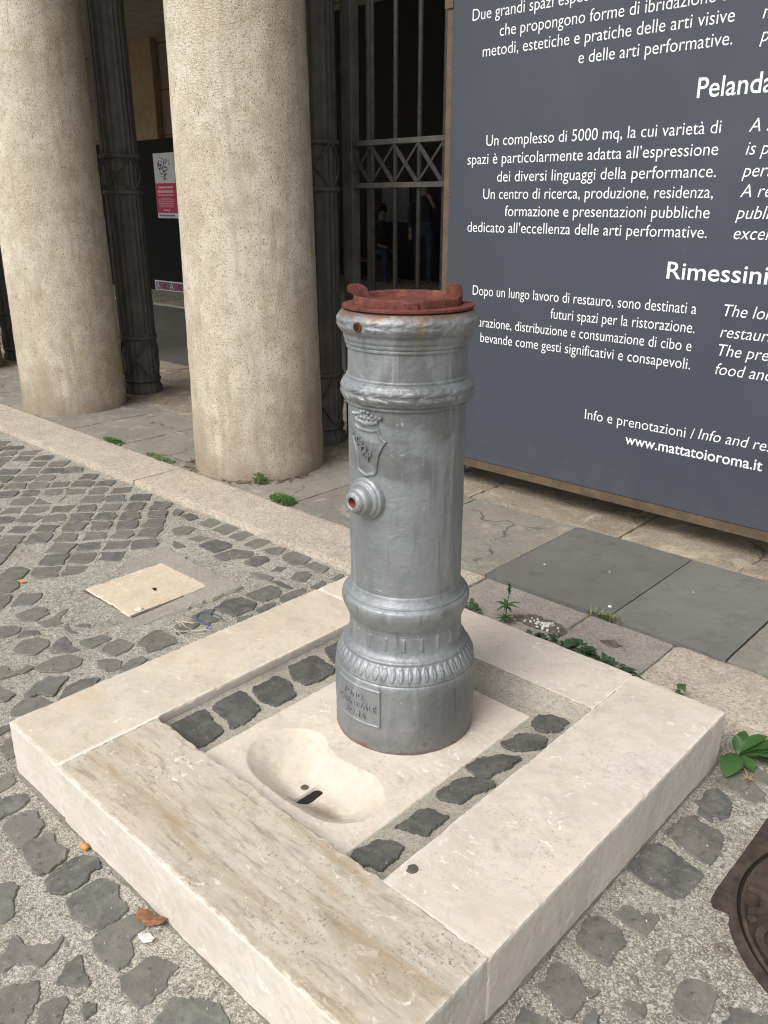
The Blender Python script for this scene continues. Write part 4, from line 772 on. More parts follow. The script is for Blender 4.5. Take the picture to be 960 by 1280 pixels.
sst = lambda x: np.clip(x, 0, 1)**2*(3-2*np.clip(x, 0, 1))
def shield_h(U, Z):
    s = -poly_sdf(U, Z, SH); h = -.004+.0088*sst((s+.002)/.0045); h = h-.0024*sst((s-.005)/.004)
    h = h+.0030*sst((s-.010)/.02)*np.cos(np.clip(U/.05, -1, 1)*PI/2)*.8; return h
crest = cyl_patch('shield', -.064, .064, .785, .918, .1320, shield_h, M['silver'])
def crown_h(U, Z):
    h = np.full(U.shape, -.004); v = (Z-.908)/.036; wv = .0335+.0095*np.clip(v, 0, 1)
    band = sst((.0055-np.abs(Z-.9135-.25*U*U/.035))/.003)*sst((.036-np.abs(U))/.003); h = np.maximum(h, -.004+.0105*band)
    body = sst((wv-np.abs(U))/.003)*sst((Z-.912)/.003)*sst((.936-Z)/.004); h = np.maximum(h, -.004+.0070*body*(1+.18*np.cos(U/wv*PI*4.5)))
    for k in range(-4, 5):
        uu = k*.0098; zz = .9375+.0028*math.cos(k*1.3)-.3*uu*uu/.05; q = np.hypot((U-uu)/.0056, (Z-zz)/.0062); h = np.maximum(h, -.004+.0130*np.sqrt(np.clip(1-q*q, 0, 1)))
    for k in range(-3, 4):
        uu = k*.0105; q = np.hypot((U-uu)/.0045, (Z-.9255)/.0052); h = np.maximum(h, -.004+.0115*np.sqrt(np.clip(1-q*q, 0, 1)))
    return h
cyl_patch('crown', -.056, .056, .902, .948, .1320, crown_h, M['silver'])
def cyl_text(body, cap, cu, cz, rot, r, name, parent, bold=.02, kx=1.0, depth=.0016):
    me = text_mesh(body, cap/CR, 0, bold*cap/CR, depth, 'CENTER'); v = mesh_xy(me); v[:, 0] *= kx
    v[:, 0] -= (v[:, 0].max()+v[:, 0].min())/2; v[:, 1] -= cap/2; c_, s_ = math.cos(rot), math.sin(rot)
    u = cu+v[:, 0]*c_-v[:, 1]*s_; z = cz+v[:, 0]*s_+v[:, 1]*c_; rr = r+v[:, 2]; ph = u/r
    me.vertices.foreach_set('co', np.stack([rr*np.sin(ph), -rr*np.cos(ph), z], 1).ravel()); return link_mesh(name, me, M['silver'], parent)
cyl_text("SPQR", .0185, -.004, .8600, math.radians(-43), .1378, 'lettering', crest, .03, .92, .0030)
PR = [(-.0705, .188), (.0705, .188), (.0705, .2905), (-.0705, .2905)]
def plate_h(U, Z):
    s = -poly_sdf(U, Z, PR); return -.004+.0085*sst((s+.001)/.003)-.0022*sst((s-.0045)/.0025)
plate = cyl_patch('nameplate', -.076, .076, .182, .297, .1745, plate_h, M['silver'])
for s, z in (("FOND.", .2630), ("CARNEVALE", .2385), ("ROMA", .2135)): cyl_text(s, .0168, -.004 if s[0] == 'F' else 0.0, z, 0, .1780, 'lettering', plate, .012, .90, .0022)

def axis_lathe(name, prof, centre, nseg, mat, parent, cap=True):
    """profile of (distance along -y from the axis of the shaft, radius)"""
    V = []; th = np.linspace(0, 2*PI, nseg, endpoint=False)
    for d_, r_ in prof: V.append(np.stack([centre[0]+r_*np.cos(th), np.full(nseg, -d_), centre[2]+r_*np.sin(th)], 1))
    V = np.concatenate(V); i = np.arange(nseg); j = (i+1) % nseg
    Fc = np.concatenate([np.stack([k*nseg+i, k*nseg+j, (k+1)*nseg+j, (k+1)*nseg+i], 1) for k in range(len(prof)-1)]).tolist()
    if cap: Fc.append([(len(prof)-1)*nseg+int(q) for q in i])
    return from_lists(name, V, Fc, mat, parent, True)
boss = axis_lathe('spout_boss', smooth_prof([(.112, .0490), (.134, .0490), (.1385, .0475), (.1395, .0440), (.1415, .0430), (.1455, .0415), (.1475, .0385), (.1485, .0350), (.1525, .0340), (.1600, .0322), (.1650, .0300), (.1665, .0262), (.1705, .0250), (.1765, .0228), (.1795, .0185), (.1800, .0145), (.1785, .0110), (.172, .0104)], 1), (0, 0, .744), 64, M['silver'], ft, False)
axis_lathe('spout_hole', [(.1775, .0106), (.150, .0098), (.1499, .004)], (0, 0, .744), 32, M['rust'], boss)
axis_lathe('weep_hole', [(.1545, .0112), (.1578, .0105), (.1585, .0092), (.1578, .0082), (.1572, .0040)], (0, 0, 1.118), 28, M['rust'], ft)
axis_lathe('weep_bore', [(.1584, .0078), (.1586, .0070), (.1586, .002)], (0, 0, 1.118), 24, M['dark'], ft)
for z in (.200, .145):
    ph = 1.02; c0 = Vector((.1745*math.sin(ph), -.1745*math.cos(ph), z)); tx = Vector((math.cos(ph), math.sin(ph), 0)); bm = bmesh.new()
    pts = [c0+tx*.0042*math.cos(a)+Vector((0, 0, .0042*math.sin(a))) for a in np.linspace(0, 2*PI, 17)]; tube(bm, pts, .0007, 5); from_bm('ring_mark', bm, M['ink'], ft)

lid = lathe('lid', [(1.1470, .1200), (1.1474, .1408), (1.1482, .1416), (1.1528, .1418), (1.1536, .1412), (1.1541, .1340), (1.1541, .1180)], 128, M['red'], ft, disp=lambda th, z, r, s: lump(th, z, r, s, .0004), smooth=False)
lathe('lid_shadow_gap', [(1.1440, .1380), (1.1472, .1375)], 96, M['dark'], lid)  # near-black ring painted in as the shadow gap under the lid flange
# upstanding octagonal rim with a dished top
octr = lambda th, R: R*math.cos(PI/8)/np.cos(((th+PI/16+PI/8) % (PI/4))-PI/8)
th = np.linspace(0, 2*PI, 160, endpoint=False); V = []; PRF = [(1.150, 1.0), (1.168, 1.0), (1.1715, .985), (1.1720, .96), (1.1705, .915), (1.166, .895), (1.1595, .885), (1.158, .85), (1.1575, .30), (1.1575, .01)]
for z, k in PRF:
    rr = (octr(th, .1215)*.5+.5*.117)*k; V.append(np.stack([rr*np.sin(th), -rr*np.cos(th), np.full(160, z)], 1))
V = np.concatenate(V); i = np.arange(160); j = (i+1) % 160
Fc = np.concatenate([np.stack([k*160+i, k*160+j, (k+1)*160+j, (k+1)*160+i], 1) for k in range(len(PRF)-1)]).tolist(); Fc.append([(len(PRF)-1)*160+int(q) for q in i])
from_lists('lid_rim', V, Fc, M['red'], lid, True)
def lug(ang, hook):
    bm = bmesh.new(); R0 = .098
    prof2 = [(-.017, 1.154), (.018, 1.154), (.018, 1.178), (.0155, 1.1905), (.010, 1.194), (-.012, 1.194), (-.017, 1.188)] if not hook else [(-.016, 1.154), (.015, 1.154), (.017, 1.168), (.012, 1.182), (.004, 1.190), (-.008, 1.194), (-.031, 1.193), (-.033, 1.182), (-.030, 1.176), (-.020, 1.176), (-.016, 1.167)]
    d1 = Vector((math.cos(ang), math.sin(ang), 0)); d2 = Vector((-math.sin(ang), math.cos(ang), 0))
    A = [bm.verts.new(d1*(R0*1.0)+d1*u*(1 if not hook else -1)*1.0+d2*(-.011)+Vector((0, 0, z))) for u, z in prof2]; B = [bm.verts.new(v.co+d2*.019) for v in A]
    bm.faces.new(A); bm.faces.new(B[::-1]); n = len(A)
    for k in range(n): bm.faces.new((A[k], B[k], B[(k+1) % n], A[(k+1) % n]))
    bmesh.ops.bevel(bm, geom=bm.edges[:], offset=.002, segments=2, affect='EDGES'); return from_bm('lug', bm, M['red'], lid)
VA = math.atan2(.685, .728)
lug(VA, False); lug(VA+PI, True)
bm = bmesh.new(); bx(bm, -.016, .016, -.006, .006, 1.152, 1.1685, .002); ang = VA-PI/2
bmesh.ops.transform(bm, matrix=Matrix.Rotation(VA, 4, 'Z') @ Matrix.Translation((.002, -.118, 0)), verts=bm.verts[:]); from_bm('catch', bm, M['red'], lid)

# ------------------------------------------------------------ covers in the road
cv = thing('inspection_cover', 'square pale travertine cover set in a smooth mortar collar among the cobbles', 'cover', (-1.36, .075, 0))
acc = Acc(); rough_stone(acc, [(-1.655, -.165), (-1.38, -.17), (-1.13, -.175), (-1.105, .06), (-1.105, .325), (-1.38, .33), (-1.655, .345), (-1.65, .08)], -.02, .0035, .02, .006, .006, 3); acc.build('mortar_collar', M['concrete'], cv)
acc = Acc(); rough_stone(acc, [(-1.515, -.106), (-1.19, -.09), (-1.196, .255), (-1.545, .238)], -.02, .0042, .02, .001, .001, 3); acc.build('gap', M['soil'], cv)
bm = stone_block(-1.520, -1.203, -.093, .237, -.01, .0085, .008, .004, .013, .001, 6.0); from_bm('cover_stone', bm, M['cover'], cv)
acc = Acc(); rough_stone(acc, [(-1.338, .078), (-1.312, .074), (-1.308, .084), (-1.326, .090)], .004, .0118, .004, .003, .001, 3); acc.build('lifting_hole', M['dark'], cv)

mh = thing('manhole', 'round brown cast iron manhole with raised letters, set in the cobbles at the lower right', 'manhole', (1.095, .185, 0)); MX, MY, MR = 1.0954, .1847, .272
out = [(.794, .48), (.794, .30), (.795, .10), (.797, .062), (.806, .051), (.838, .054)] + [(MX+.294*math.cos(a), MY+.294*math.sin(a)) for a in np.linspace(math.radians(212), math.radians(335), 30)] + [(1.398, .07), (1.40, .48)]
inn = [(MX+(MR+.003)*math.cos(a), MY+(MR+.003)*math.sin(a)) for a in np.linspace(0, 2*PI, 96, endpoint=False)]
bm = bmesh.new(); od = densify(out, .012); od = [(x+.002*n3(x, y, 1, 40), y+.002*n3(x, y, 5, 40)) for x, y in od]
def ringv(P, z): return [bm.verts.new((x, y, z)) for x, y in P]
tv = ringv(od, .012); bv = ringv([(x, y) for x, y in od], -.02); iv = ringv(inn, .012); jv = ringv(inn, -.01)
def loop(a): return [bm.edges.new((a[k], a[(k+1) % len(a)])) for k in range(len(a))]
bmesh.ops.triangle_fill(bm, use_beauty=True, edges=loop(tv)+loop(iv))
for a_, b_ in ((tv, bv), (iv, jv)):
    n = len(a_)
    for k in range(n): bm.faces.new((a_[k], a_[(k+1) % n], b_[(k+1) % n], b_[k]))
from_bm('frame', bm, M['manhole'], mh)
lidm = lathe('lid', [(-.01, .2675), (.008, .2675), (.0115, .2660), (.0122, .2630), (.0115, .2590), (.0080, .2575), (.0078, .18), (.0082, .05), (.0080, .002)], 128, M['manhole'], mh, MX, MY, disp=lambda th, z, r, s: lump(th+.0, z, r, s, .0002), close_top=True)
lathe('gap_ring', [(-.006, .2770), (.0048, .2765), (.0048, .267), (-.006, .266)], 96, M['dark'], mh, MX, MY)
for k, (ch, deg) in enumerate((("A.", 200), ("C.", 224), ("E.", 244), ("A.", 266))):
    if k > 1: continue
    me = text_mesh(ch, .080/CR, 0, .02*.080/CR, .0042, 'CENTER'); v = mesh_xy(me); a = math.radians(deg)
    rad = Vector((math.cos(a), math.sin(a), 0)); up_ = -rad; rt_ = Vector((-rad.y, rad.x, 0)); o3 = Vector((MX, MY, .0090))+rad*.2515
    w3 = np.array([o3+rt_*float(q[0])+up_*float(q[1])+Vector((0, 0, float(q[2]))) for q in v]); me.vertices.foreach_set('co', w3.ravel()); link_mesh('lettering', me, M['manhole'], lidm)
bm = bmesh.new(); tube(bm, [(MX+.165*math.cos(a), MY+.165*math.sin(a), .008) for a in np.linspace(0, 2*PI, 65)], .0045, 6); from_bm('raised_ring', bm, M['manhole'], lidm, True)
bm = bmesh.new(); tube(bm, [(.862+.013*math.cos(a)*(.6+.07*a), -.039+.013*math.sin(a)*(.6+.07*a), .003) for a in np.linspace(0, 2*PI*1.05, 30)], .0045, 7); o = from_bm('embedded_ring', bm, mat_plain('dull_ring', (.17, .15, .12), .85, 0, .3, 60), None, True, origin=(.862, -.039, 0)); tag(o, 'small dull ring sunk in the mortar beside the manhole', 'ring')

# ------------------------------------------------------------ weeds
def leaf(bm, base, tip, wid, lift=.3, fold=.25, n=7, shape=.55):
    base, tip = Vector(base), Vector(tip); ax = tip-base; L = ax.length; side = ax.cross(Vector((0, 0, 1)))
    if side.length < 1e-5: side = Vector((1, 0, 0))
    side.normalize(); up_ = side.cross(ax).normalized(); rows = []
    for k in range(n+1):
        t_ = k/n; c_ = base+ax*t_+up_*(lift*L*math.sin(PI*t_**.8)*.5); w_ = wid*.5*(math.sin(PI*min(1, .05+.95*t_**shape)))**.8+.0006
        rows.append([bm.verts.new(c_-side*w_+up_*w_*fold), bm.verts.new(c_), bm.verts.new(c_+side*w_+up_*w_*fold)])
    for a, b in zip(rows, rows[1:]):
        bm.faces.new((a[0], a[1], b[1], b[0])); bm.faces.new((a[1], a[2], b[2], b[1]))

def clump(x, y, z, spread, nleaf, l0, l1, height, mat, label, cat='weed', group='weeds by the kerb', wratio=.6, seed=0, stems=True, elong=(1, 1), rot=0):
    r = np.random.default_rng(seed); t = thing('weed', label, cat, (x, y, z), group); bm = bmesh.new(); st = bmesh.new()
    for k in range(nleaf):
        a = r.uniform(0, 2*PI); q = spread*math.sqrt(r.random()); ex, ey = q*math.cos(a)*elong[0], q*math.sin(a)*elong[1]
        px, py = x+ex*math.cos(rot)-ey*math.sin(rot), y+ex*math.sin(rot)+ey*math.cos(rot); h = height*r.uniform(.2, 1)*(1-.5*(q/spread)**2)
        L = r.uniform(l0, l1); b = a+r.normal(0, .8); base = Vector((px, py, z+h)); tip = base+Vector((math.cos(b)*L, math.sin(b)*L, L*r.uniform(-.25, .45)))
        leaf(bm, base, tip, L*wratio*r.uniform(.8, 1.2), .25, .22, 5)
        if stems and k % 3 == 0: tube(st, [(x+ex*.3, y+ey*.3, z-.004), (px, py, z+h)], .0011, 4, False)
    from_bm('leaves', bm, mat, t, True)
    if nleaf > 20 and stems:
        db = bmesh.new()
        for k in range(max(4, nleaf//9)):
            a = r.uniform(0, 2*PI); q = spread*math.sqrt(r.random()); ex, ey = q*math.cos(a)*elong[0], q*math.sin(a)*elong[1]; L = r.uniform(l0, l1)*.9; b = r.uniform(0, 2*PI)
            leaf(db, (x+ex, y+ey, z+height*.25*r.random()), (x+ex+L*math.cos(b), y+ey+L*math.sin(b), z+height*.3*r.random()), L*.35, .5, .5, 4)
        from_bm('dry_leaves', db, M['straw'], t, True)
    if stems: from_bm('stem', st, mat, t, True)
    else: st.free()
    return t
clump(.012, .672, .012, .085, 95, .016, .030, .066, M['leaf_dark'], 'low dark trailing weed behind the plinth, left of the rounder leaved one', seed=1, elong=(1, .45))
clump(.118, .668, .012, .042, 34, .030, .044, .095, M['leaf_dark'], 'small weed with the biggest round leaves behind the plinth', seed=2, wratio=.8)
clump(.215, .672, .012, .085, 120, .017, .032, .060, M['leaf_dark'], 'longest leafy weed along the back edge of the plinth, nearest its right end', seed=3, elong=(1.1, .4))
clump(-.335, .69, .02, .045, 42, .013, .024, .060, M['leaf'], 'small green weed just right of the fountain shaft behind the plinth', seed=4)
clump(.43, .668, .012, .022, 7, .03, .045, .075, M['leaf'], 'single low leafy weed peeping over the back right edge of the plinth', seed=5)
clump(-1.674, 1.000, KZ, .055, 260, .009, .018, .030, M['leaf_bright'], 'bright green mossy weed on the pavement in front of the nearer column', seed=6, stems=False, elong=(1.35, .7), wratio=.8)
clump(-1.965, 1.10, KZ, .030, 40, .014, .028, .055, M['leaf_bright'], 'thin green weed at the foot of the nearer column', seed=7)
clump(-3.222, 1.000, KZ, .075, 150, .010, .018, .014, M['leaf_bright'], 'flat moss patch in the kerb joint between the columns, the farther one', seed=8, stems=False, elong=(1.3, .35), wratio=.9)
clump(-2.72, .995, KZ, .09, 90, .010, .016, .010, M['leaf_bright'], 'flat moss patch in the kerb joint between the columns, the nearer thin one', seed=9, stems=False, elong=(1.6, .25), wratio=.9)
# grass tuft
t = thing('grass_tuft', 'tiny tuft of grass in the joint below the two smooth grey slabs', 'grass', (.031, .988, KZ)); bm = bmesh.new(); r = np.random.default_rng(4)
for k in range(70):
    x, y = .031+r.normal(0, .028), .988+r.normal(0, .005); a = r.uniform(0, 2*PI); L = r.uniform(.02, .04); leaf(bm, (x, y, KZ-.006), (x+math.cos(a)*L*.7, y+math.sin(a)*L*.7, KZ+L*.55), .0028, .3, .2, 4, .4)
from_bm('blades', bm, mat_leaf('grass_blade', (.12, .17, .05), (.22, .24, .09)), t, True)
# sprig with a seed head
t = thing('weed', 'upright sprig with a thin stalk and seed head growing from the mended kerb', 'weed', (-.205, .745, KZ), 'weeds by the kerb'); bm = bmesh.new()
for k in range(9):
    a = k*2*PI/9+.3; L = .045+.014*math.sin(k*2.1); leaf(bm, (-.205, .745, KZ+.045), (-.205+math.cos(a)*L, .745+math.sin(a)*L, KZ+.052+.012*math.sin(k*3)), .012, .4, .25, 6)
for k in range(8):
    a = k*2*PI/8; leaf(bm, (-.20, .735, KZ+.002), (-.20+math.cos(a)*.04, .735+math.sin(a)*.035, KZ+.012), .010, .3, .2, 5)
from_bm('leaves', bm, M['leaf'], t, True)
bm = bmesh.new(); tube(bm, [(-.203, .740, KZ-.005), (-.205, .745, KZ+.045), (-.204, .750, KZ+.08), (-.203, .752, KZ+.105)], [.002, .0018, .0013, .001], 6)
for k in range(16): a = k*2.4; tube(bm, [(-.203, .752, KZ+.095+.0022*k), (-.203+.008*math.cos(a), .752+.008*math.sin(a), KZ+.101+.0024*k)], [.0022, .0012], 5)
from_bm('stalk', bm, M['leaf'], t, True)
# broad leaved rosette at the corner of the plinth
t = thing('weed', 'large weed with long broad leaves at the right corner of the plinth', 'weed', (.655, .565, 0), 'weeds by the kerb'); bm = bmesh.new(); B = (.650, .568, .012)
for tip, wd, lf in (((.638, .640, .045), .030, .25), ((.760, .665, .045), .038, .2), ((.800, .665, .035), .038, .2), ((.752, .600, .022), .042, .2), ((.664, .462, .012), .052, .25), ((.630, .606, .045), .022, .10), ((.692, .648, .050), .032, .25), ((.705, .530, .012), .034, .2), ((.84, .615, .02), .036, .2)):
    leaf(bm, B, tip, wd, lf, .28, 12, 1.45)
for v in bm.verts: v.co += Vector((.003*n3(v.co.x, v.co.y, 1, 50), .003*n3(v.co.x, v.co.y, 3, 50), .004*n3(v.co.x, v.co.y, 7, 45)))
from_bm('leaves', bm, mat_leaf('broad_leaf', (0.026, 0.075, 0.018), (0.045, 0.105, 0.028)), t, True)
bm = bmesh.new(); tube(bm, [(.650, .568, 0), (.668, .545, .012), (.690, .520, .012), (.707, .498, .010)], [.003, .002, .0016, .0014], 6)
for k in range(24): a = k*2.399; tube(bm, [(.707, .498, .009), (.707+.016*math.cos(a)*(.4+.6*(k % 3)/2), .498+.016*math.sin(a)*(.4+.6*(k % 3)/2), .012+.004*(k % 2))], [.0014, .0009], 4)
tube(bm, [(.707, .498, .010), (.716, .468, .008), (.712, .452, .008)], .0012, 5); from_bm('dry_stalk', bm, M['straw'], t, True)

# ------------------------------------------------------------ litter
def bit(name, x, y, z, pts, th_, mat, label, cat, step=.004, amp=.0015, curl=0.0, group=None):
    acc = Acc(); rough_stone(acc, [(x+a, y+b) for a, b in pts], z, z+th_, step, amp, .0006, x*17+y*5); o = acc.build(name, mat, None, origin=(x, y, z))
    for v in o.data.vertices: v.co.z += curl*((v.co.x*1.2)**2+(v.co.y-v.co.x*.4)**2)*60
    return tag(o, label, cat, group)
M['litter_white'] = mat_plain('white_scrap', (.66, .66, .64), .8); M['dry_leaf'] = mat_plain('dry_leaf_brown', (.23, .115, .058), .75, 0, .35, 60, .5, 60); M['filter'] = mat_plain('cigarette_cork', (.62, .27, .09), .7, 0, .2, 90)
bm = bmesh.new(); tube(bm, [(-.298, -.752, .0065), (-.278, -.748, .0065)], .0065, 14); o = from_bm('cigarette_end', bm, M['filter'], None, True, origin=(-.288, -.75, 0)); tag(o, 'orange cigarette end against the front left foot of the plinth', 'cigarette end')
bit('dry_leaf', .005, -.757, .004, [(-.034, -.010), (-.020, .008), (-.004, .012), (.010, .022), (.024, .020), (.030, .006), (.012, -.004), (.004, -.018), (-.014, -.016), (-.022, -.024)], .0025, M['dry_leaf'], 'brown crumpled dry leaf against the front left side of the plinth', 'dry leaf', curl=.22)
bit('paper_scrap', .030, -.790, .004, [(-.018, -.006), (-.004, .010), (.012, .012), (.020, .002), (.006, -.010)], .002, M['litter_white'], 'white scrap of paper beside the brown dry leaf', 'paper scrap', curl=.2)
bit('orange_scrap', -2.688, .43, .005, [(-.014, -.008), (.004, -.010), (.014, .004), (-.002, .010)], .003, M['filter'], 'small orange scrap on the cobbles far left, near the kerb', 'scrap')
bit('orange_scrap', -1.76, -.22, .004, [(-.020, -.006), (.004, -.008), (.016, .004), (-.006, .008)], .003, M['filter'], 'small orange scrap on the cobbles left of the square cover', 'scrap')
bm = bmesh.new(); a0 = 2.2; pts = [(-.985+.052*math.cos(a)+.0, .085+.036*math.sin(a), .0085+.002*math.sin(3*a)) for a in np.linspace(.6, 5.6, 40)]; pts += [(-.93, .035, .009), (-.905, .045, .008)]
tube(bm, pts, .0016, 7); o = from_bm('cord_loop', bm, mat_plain('blue_cord', (.022, .085, .32), .5), None, True, origin=(-.985, .085, 0)); tag(o, 'open loop of thin blue cord on the cobbles behind the plinth', 'cord')
bm = bmesh.new(); r = np.random.default_rng(12)
for k in range(16):
    x, y = -.95+r.uniform(-.11, .06), -.03+r.uniform(-.035, .03); a = r.uniform(-.4, .9); L = r.uniform(.03, .07); tube(bm, [(x, y, .008), (x+L*.5*math.cos(a), y+L*.5*math.sin(a), .012), (x+L*math.cos(a), y+L*math.sin(a), .009)], .0012, 4)
o = from_bm('dry_straw', bm, mat_plain('pale_straw', (.50, .45, .34), .8), None, origin=(-.95, -.03, 0)); tag(o, 'wisps of dry straw lying against the back left edge of the plinth', 'straw')
for k, (x, y, z, s, lab) in enumerate(((.006, 1.067, KZ+.001, .0075, 'white pebble on the dark smooth slab near its lower corner'), (-1.222, -.045, .003, .014, 'pale pebble on the mortar collar of the square cover'), (-.14, 1.33, KZ+.001, .0035, 'tiny white chip in the middle of the dark smooth slab'), (.17, 1.38, KZ+.001, .003, 'tiny white chip on the paler smooth slab'), (-.36, 1.22, KZ+.001, .004, 'tiny white chip near the left corner of the dark smooth slab'))):
    bm = bmesh.new(); bmesh.ops.create_icosphere(bm, subdivisions=2, radius=s)
    for v in bm.verts: v.co *= 1+.35*n3(v.co.x+k, v.co.y, v.co.z, 60); v.co.z *= .55
    bmesh.ops.translate(bm, verts=bm.verts[:], vec=(x, y, z+s*.4)); o = from_bm('pebble', bm, M['litter_white'] if k != 1 else M['cover'], None, origin=(x, y, z)); tag(o, lab, 'pebble', 'pale pebbles and chips')
bm = bmesh.new(); acc = Acc(); r = np.random.default_rng(21)
for k in range(34):
    x, y = -.095+r.normal(0, .030), .800+r.normal(0, .014); s = r.uniform(.0025, .0075); acc2 = [(x+s*math.cos(a)*r.uniform(.5, 1.2), y+s*math.sin(a)*r.uniform(.5, 1.1)) for a in np.linspace(0, 2*PI, 7, endpoint=False)]
    rough_stone(acc, acc2, KZ-.003, KZ+r.uniform(.002, .006), .004, .001, .001, k)
bm.free(); o = acc.build('litter_heap', M['litter_white'], None, origin=(-.095, .80, KZ)); tag(o, 'small heap of white plaster scraps in the hollow of the mended kerb', 'scraps')
acc = Acc(); rough_stone(acc, [(-.205, .79), (-.17, .765), (-.08, .770), (-.01, .785), (.0, .81), (-.05, .845), (-.15, .845)], KZ-.004, KZ+.0002, .006, .006, .002, 5); o = struct(acc.build('kerb_hollow', M['soil']))
acc = Acc(); rough_stone(acc, [(.10, .84), (.125, .825), (.165, .83), (.17, .855), (.13, .868)], KZ-.004, KZ+.0002, .006, .005, .002, 9); o = struct(acc.build('kerb_pit', M['soil']))
acc = Acc(); r = np.random.default_rng(31)                                 # crumbs of broken mortar, too many to count
for k in range(480):
    if k % 3 == 0: x, y = r.uniform(.63, .95), r.uniform(-.45, .5)
    elif k % 3 == 1: x, y = r.uniform(-.9, .6), r.uniform(-1.1, -.75)
    else: x, y = r.uniform(-2.0, -.68), r.uniform(-.6, .65)
    if math.hypot(x-MX, y-MY) < .33: continue
    s = abs(r.normal(.0010, .0010))+.0006; P4 = [(x+s*math.cos(a)*r.uniform(.6, 1.2), y+s*math.sin(a)*r.uniform(.6, 1.2)) for a in np.linspace(0, 2*PI, 5, endpoint=False)]
    o_ = len(acc.V); acc.add([(px, py, .001) for px, py in P4]+[(x, y, .0055+s)], [(i, (i+1) % 5, 5) for i in range(5)])
g = acc.build('mortar_crumbs', mat_plain('mortar_crumb', (.46, .44, .38), .9)); g['kind'] = 'stuff'
acc = Acc(); r = np.random.default_rng(77)                                 # dark strips along the foot of the plinth, contact shade painted as colour
def contact_shade(pts, wid, seed):
    n = len(pts); V = []
    for i, (x, y, nx, ny) in enumerate(pts):
        w_ = wid*(.45+1.0*abs(n3(x, y, seed, 16))+.5*abs(n3(x, y, seed+3, 60))); V += [(x, y, .0090), (x+nx*w_*.5, y+ny*w_*.5, .0052), (x+nx*w_, y+ny*w_, .0005)]
    acc.add(V, [q for i in range(n-1) for q in ((i*3, i*3+1, i*3+4, i*3+3), (i*3+1, i*3+2, i*3+5, i*3+4))])
contact_shade([(x, -.7345, 0, -1) for x in np.arange(-.662, .64, .007)], .010, 1.0)
contact_shade([(.6185, y, 1, 0) for y in np.arange(-.74, .525, .007)], .008, 4.0)
contact_shade([(-.6565, y, -1, 0) for y in np.arange(-.735, .525, .007)], .010, 7.0)
g = acc.build('contact_shade', mat_stone('contact_shade_tone', (.20, .185, .15), (.15, .14, .11), (.07, .065, .055), .6, 420), None, True); g['kind'] = 'stuff'
acc = Acc()                                                               # dry leaf litter at the column feet
for k in range(420):
    if k % 2: a = r.uniform(-2.6, .1); q = .35+abs(r.normal(0, .03)); x, y = -2.253+q*math.cos(a), 1.333+q*math.sin(a)
    else: x, y = r.uniform(-7.4, -5.2), r.uniform(1.3, 1.95)
    if y < .99: continue
    L, W_ = r.uniform(.006, .022), r.uniform(.002, .007); a = r.uniform(0, PI); c_, s_ = math.cos(a), math.sin(a); z = KZ+r.uniform(.001, .008)
    acc.add([(x+u*c_-v*s_, y+u*s_+v*c_, z+dz) for u, v, dz in ((-L, 0, 0), (0, -W_, .003), (L, 0, .001), (0, W_, .002))], [(0, 1, 2, 3)])
g = acc.build('leaf_litter', mat_plain('litter_brown', (.17, .12, .075), .85, 0, .5, 40)); g['kind'] = 'stuff'

# ------------------------------------------------------------ two people deep in the passage
M['skin'] = mat_plain('skin', (.17, .105, .08), .6, 0, .05); M['jeans'] = mat_plain('blue_jeans', (.020, .032, .060), .85); M['jacket'] = mat_plain('dark_jacket', (.014, .014, .017), .85); M['hair'] = mat_plain('dark_hair', (.012, .009, .008), .6)
def person(name, loc, rz, J, bones, label, cloth, trousers):
    t = thing('person', label, 'person', loc); mats = [M['skin'], cloth, trousers]
    me = bpy.data.meshes.new('body'); names = list(J); me.from_pydata([J[k][0] for k in names], [(names.index(a), names.index(b)) for a, b in bones], [])
    o = bpy.data.objects.new('body', me); C.objects.link(o); md = o.modifiers.new('skin', 'SKIN'); md.use_smooth_shade = True
    if not me.skin_vertices: me.skin_vertices.new(name='')
    for i, k in enumerate(names): me.skin_vertices[0].data[i].radius = (J[k][1], J[k][1]*J[k][2] if len(J[k]) > 2 else J[k][1]); me.skin_vertices[0].data[i].use_root = (k == 'pelvis')
    sb = o.modifiers.new('sub', 'SUBSURF'); sb.levels = 1; sb.render_levels = 1
    bpy.context.view_layer.update(); m2 = bpy.data.meshes.new_from_object(o.evaluated_get(bpy.context.evaluated_depsgraph_get())); bpy.data.objects.remove(o); m2.name = 'body'
    b = bpy.data.objects.new('body', m2); C.objects.link(b); b.parent = t; m2.materials.clear()
    for m in mats: m2.materials.append(m)
    hz = J['pelvis'][0][2]+.06
    ends = [Vector(J[k][0]) for k in ('wl', 'wr', 'hl', 'hr')]; nz = J['neck'][0][2]; feet = [Vector(J[k][0]) for k in names if k.startswith(('k', 'a', 't', 'p'))]
    for p in m2.polygons:
        c_ = p.center; d_leg = min((c_-f).length for f in feet); idx = 1
        if c_.z > nz or min((c_-e).length for e in ends) < .07: idx = 0
        elif c_.z < hz and d_leg < .30: idx = 2
        p.material_index = idx
    hd = Vector(J['head'][0]); bm = bmesh.new(); bmesh.ops.create_icosphere(bm, subdivisions=3, radius=.105)
    for v in bm.verts:
        v.co = Vector((v.co.x*.88, v.co.y*1.02, v.co.z*1.08))
        if v.co.y < -.03 and v.co.z < .035: v.co *= .4
    bmesh.ops.translate(bm, verts=bm.verts[:], vec=hd+Vector((0, .012, .035))); mh_ = bpy.data.meshes.new('hair'); bm.to_mesh(mh_); bm.free(); mh_.materials.append(M['hair']); h = bpy.data.objects.new('hair', mh_); C.objects.link(h); h.parent = t
    t.rotation_euler = (0, 0, rz); return t
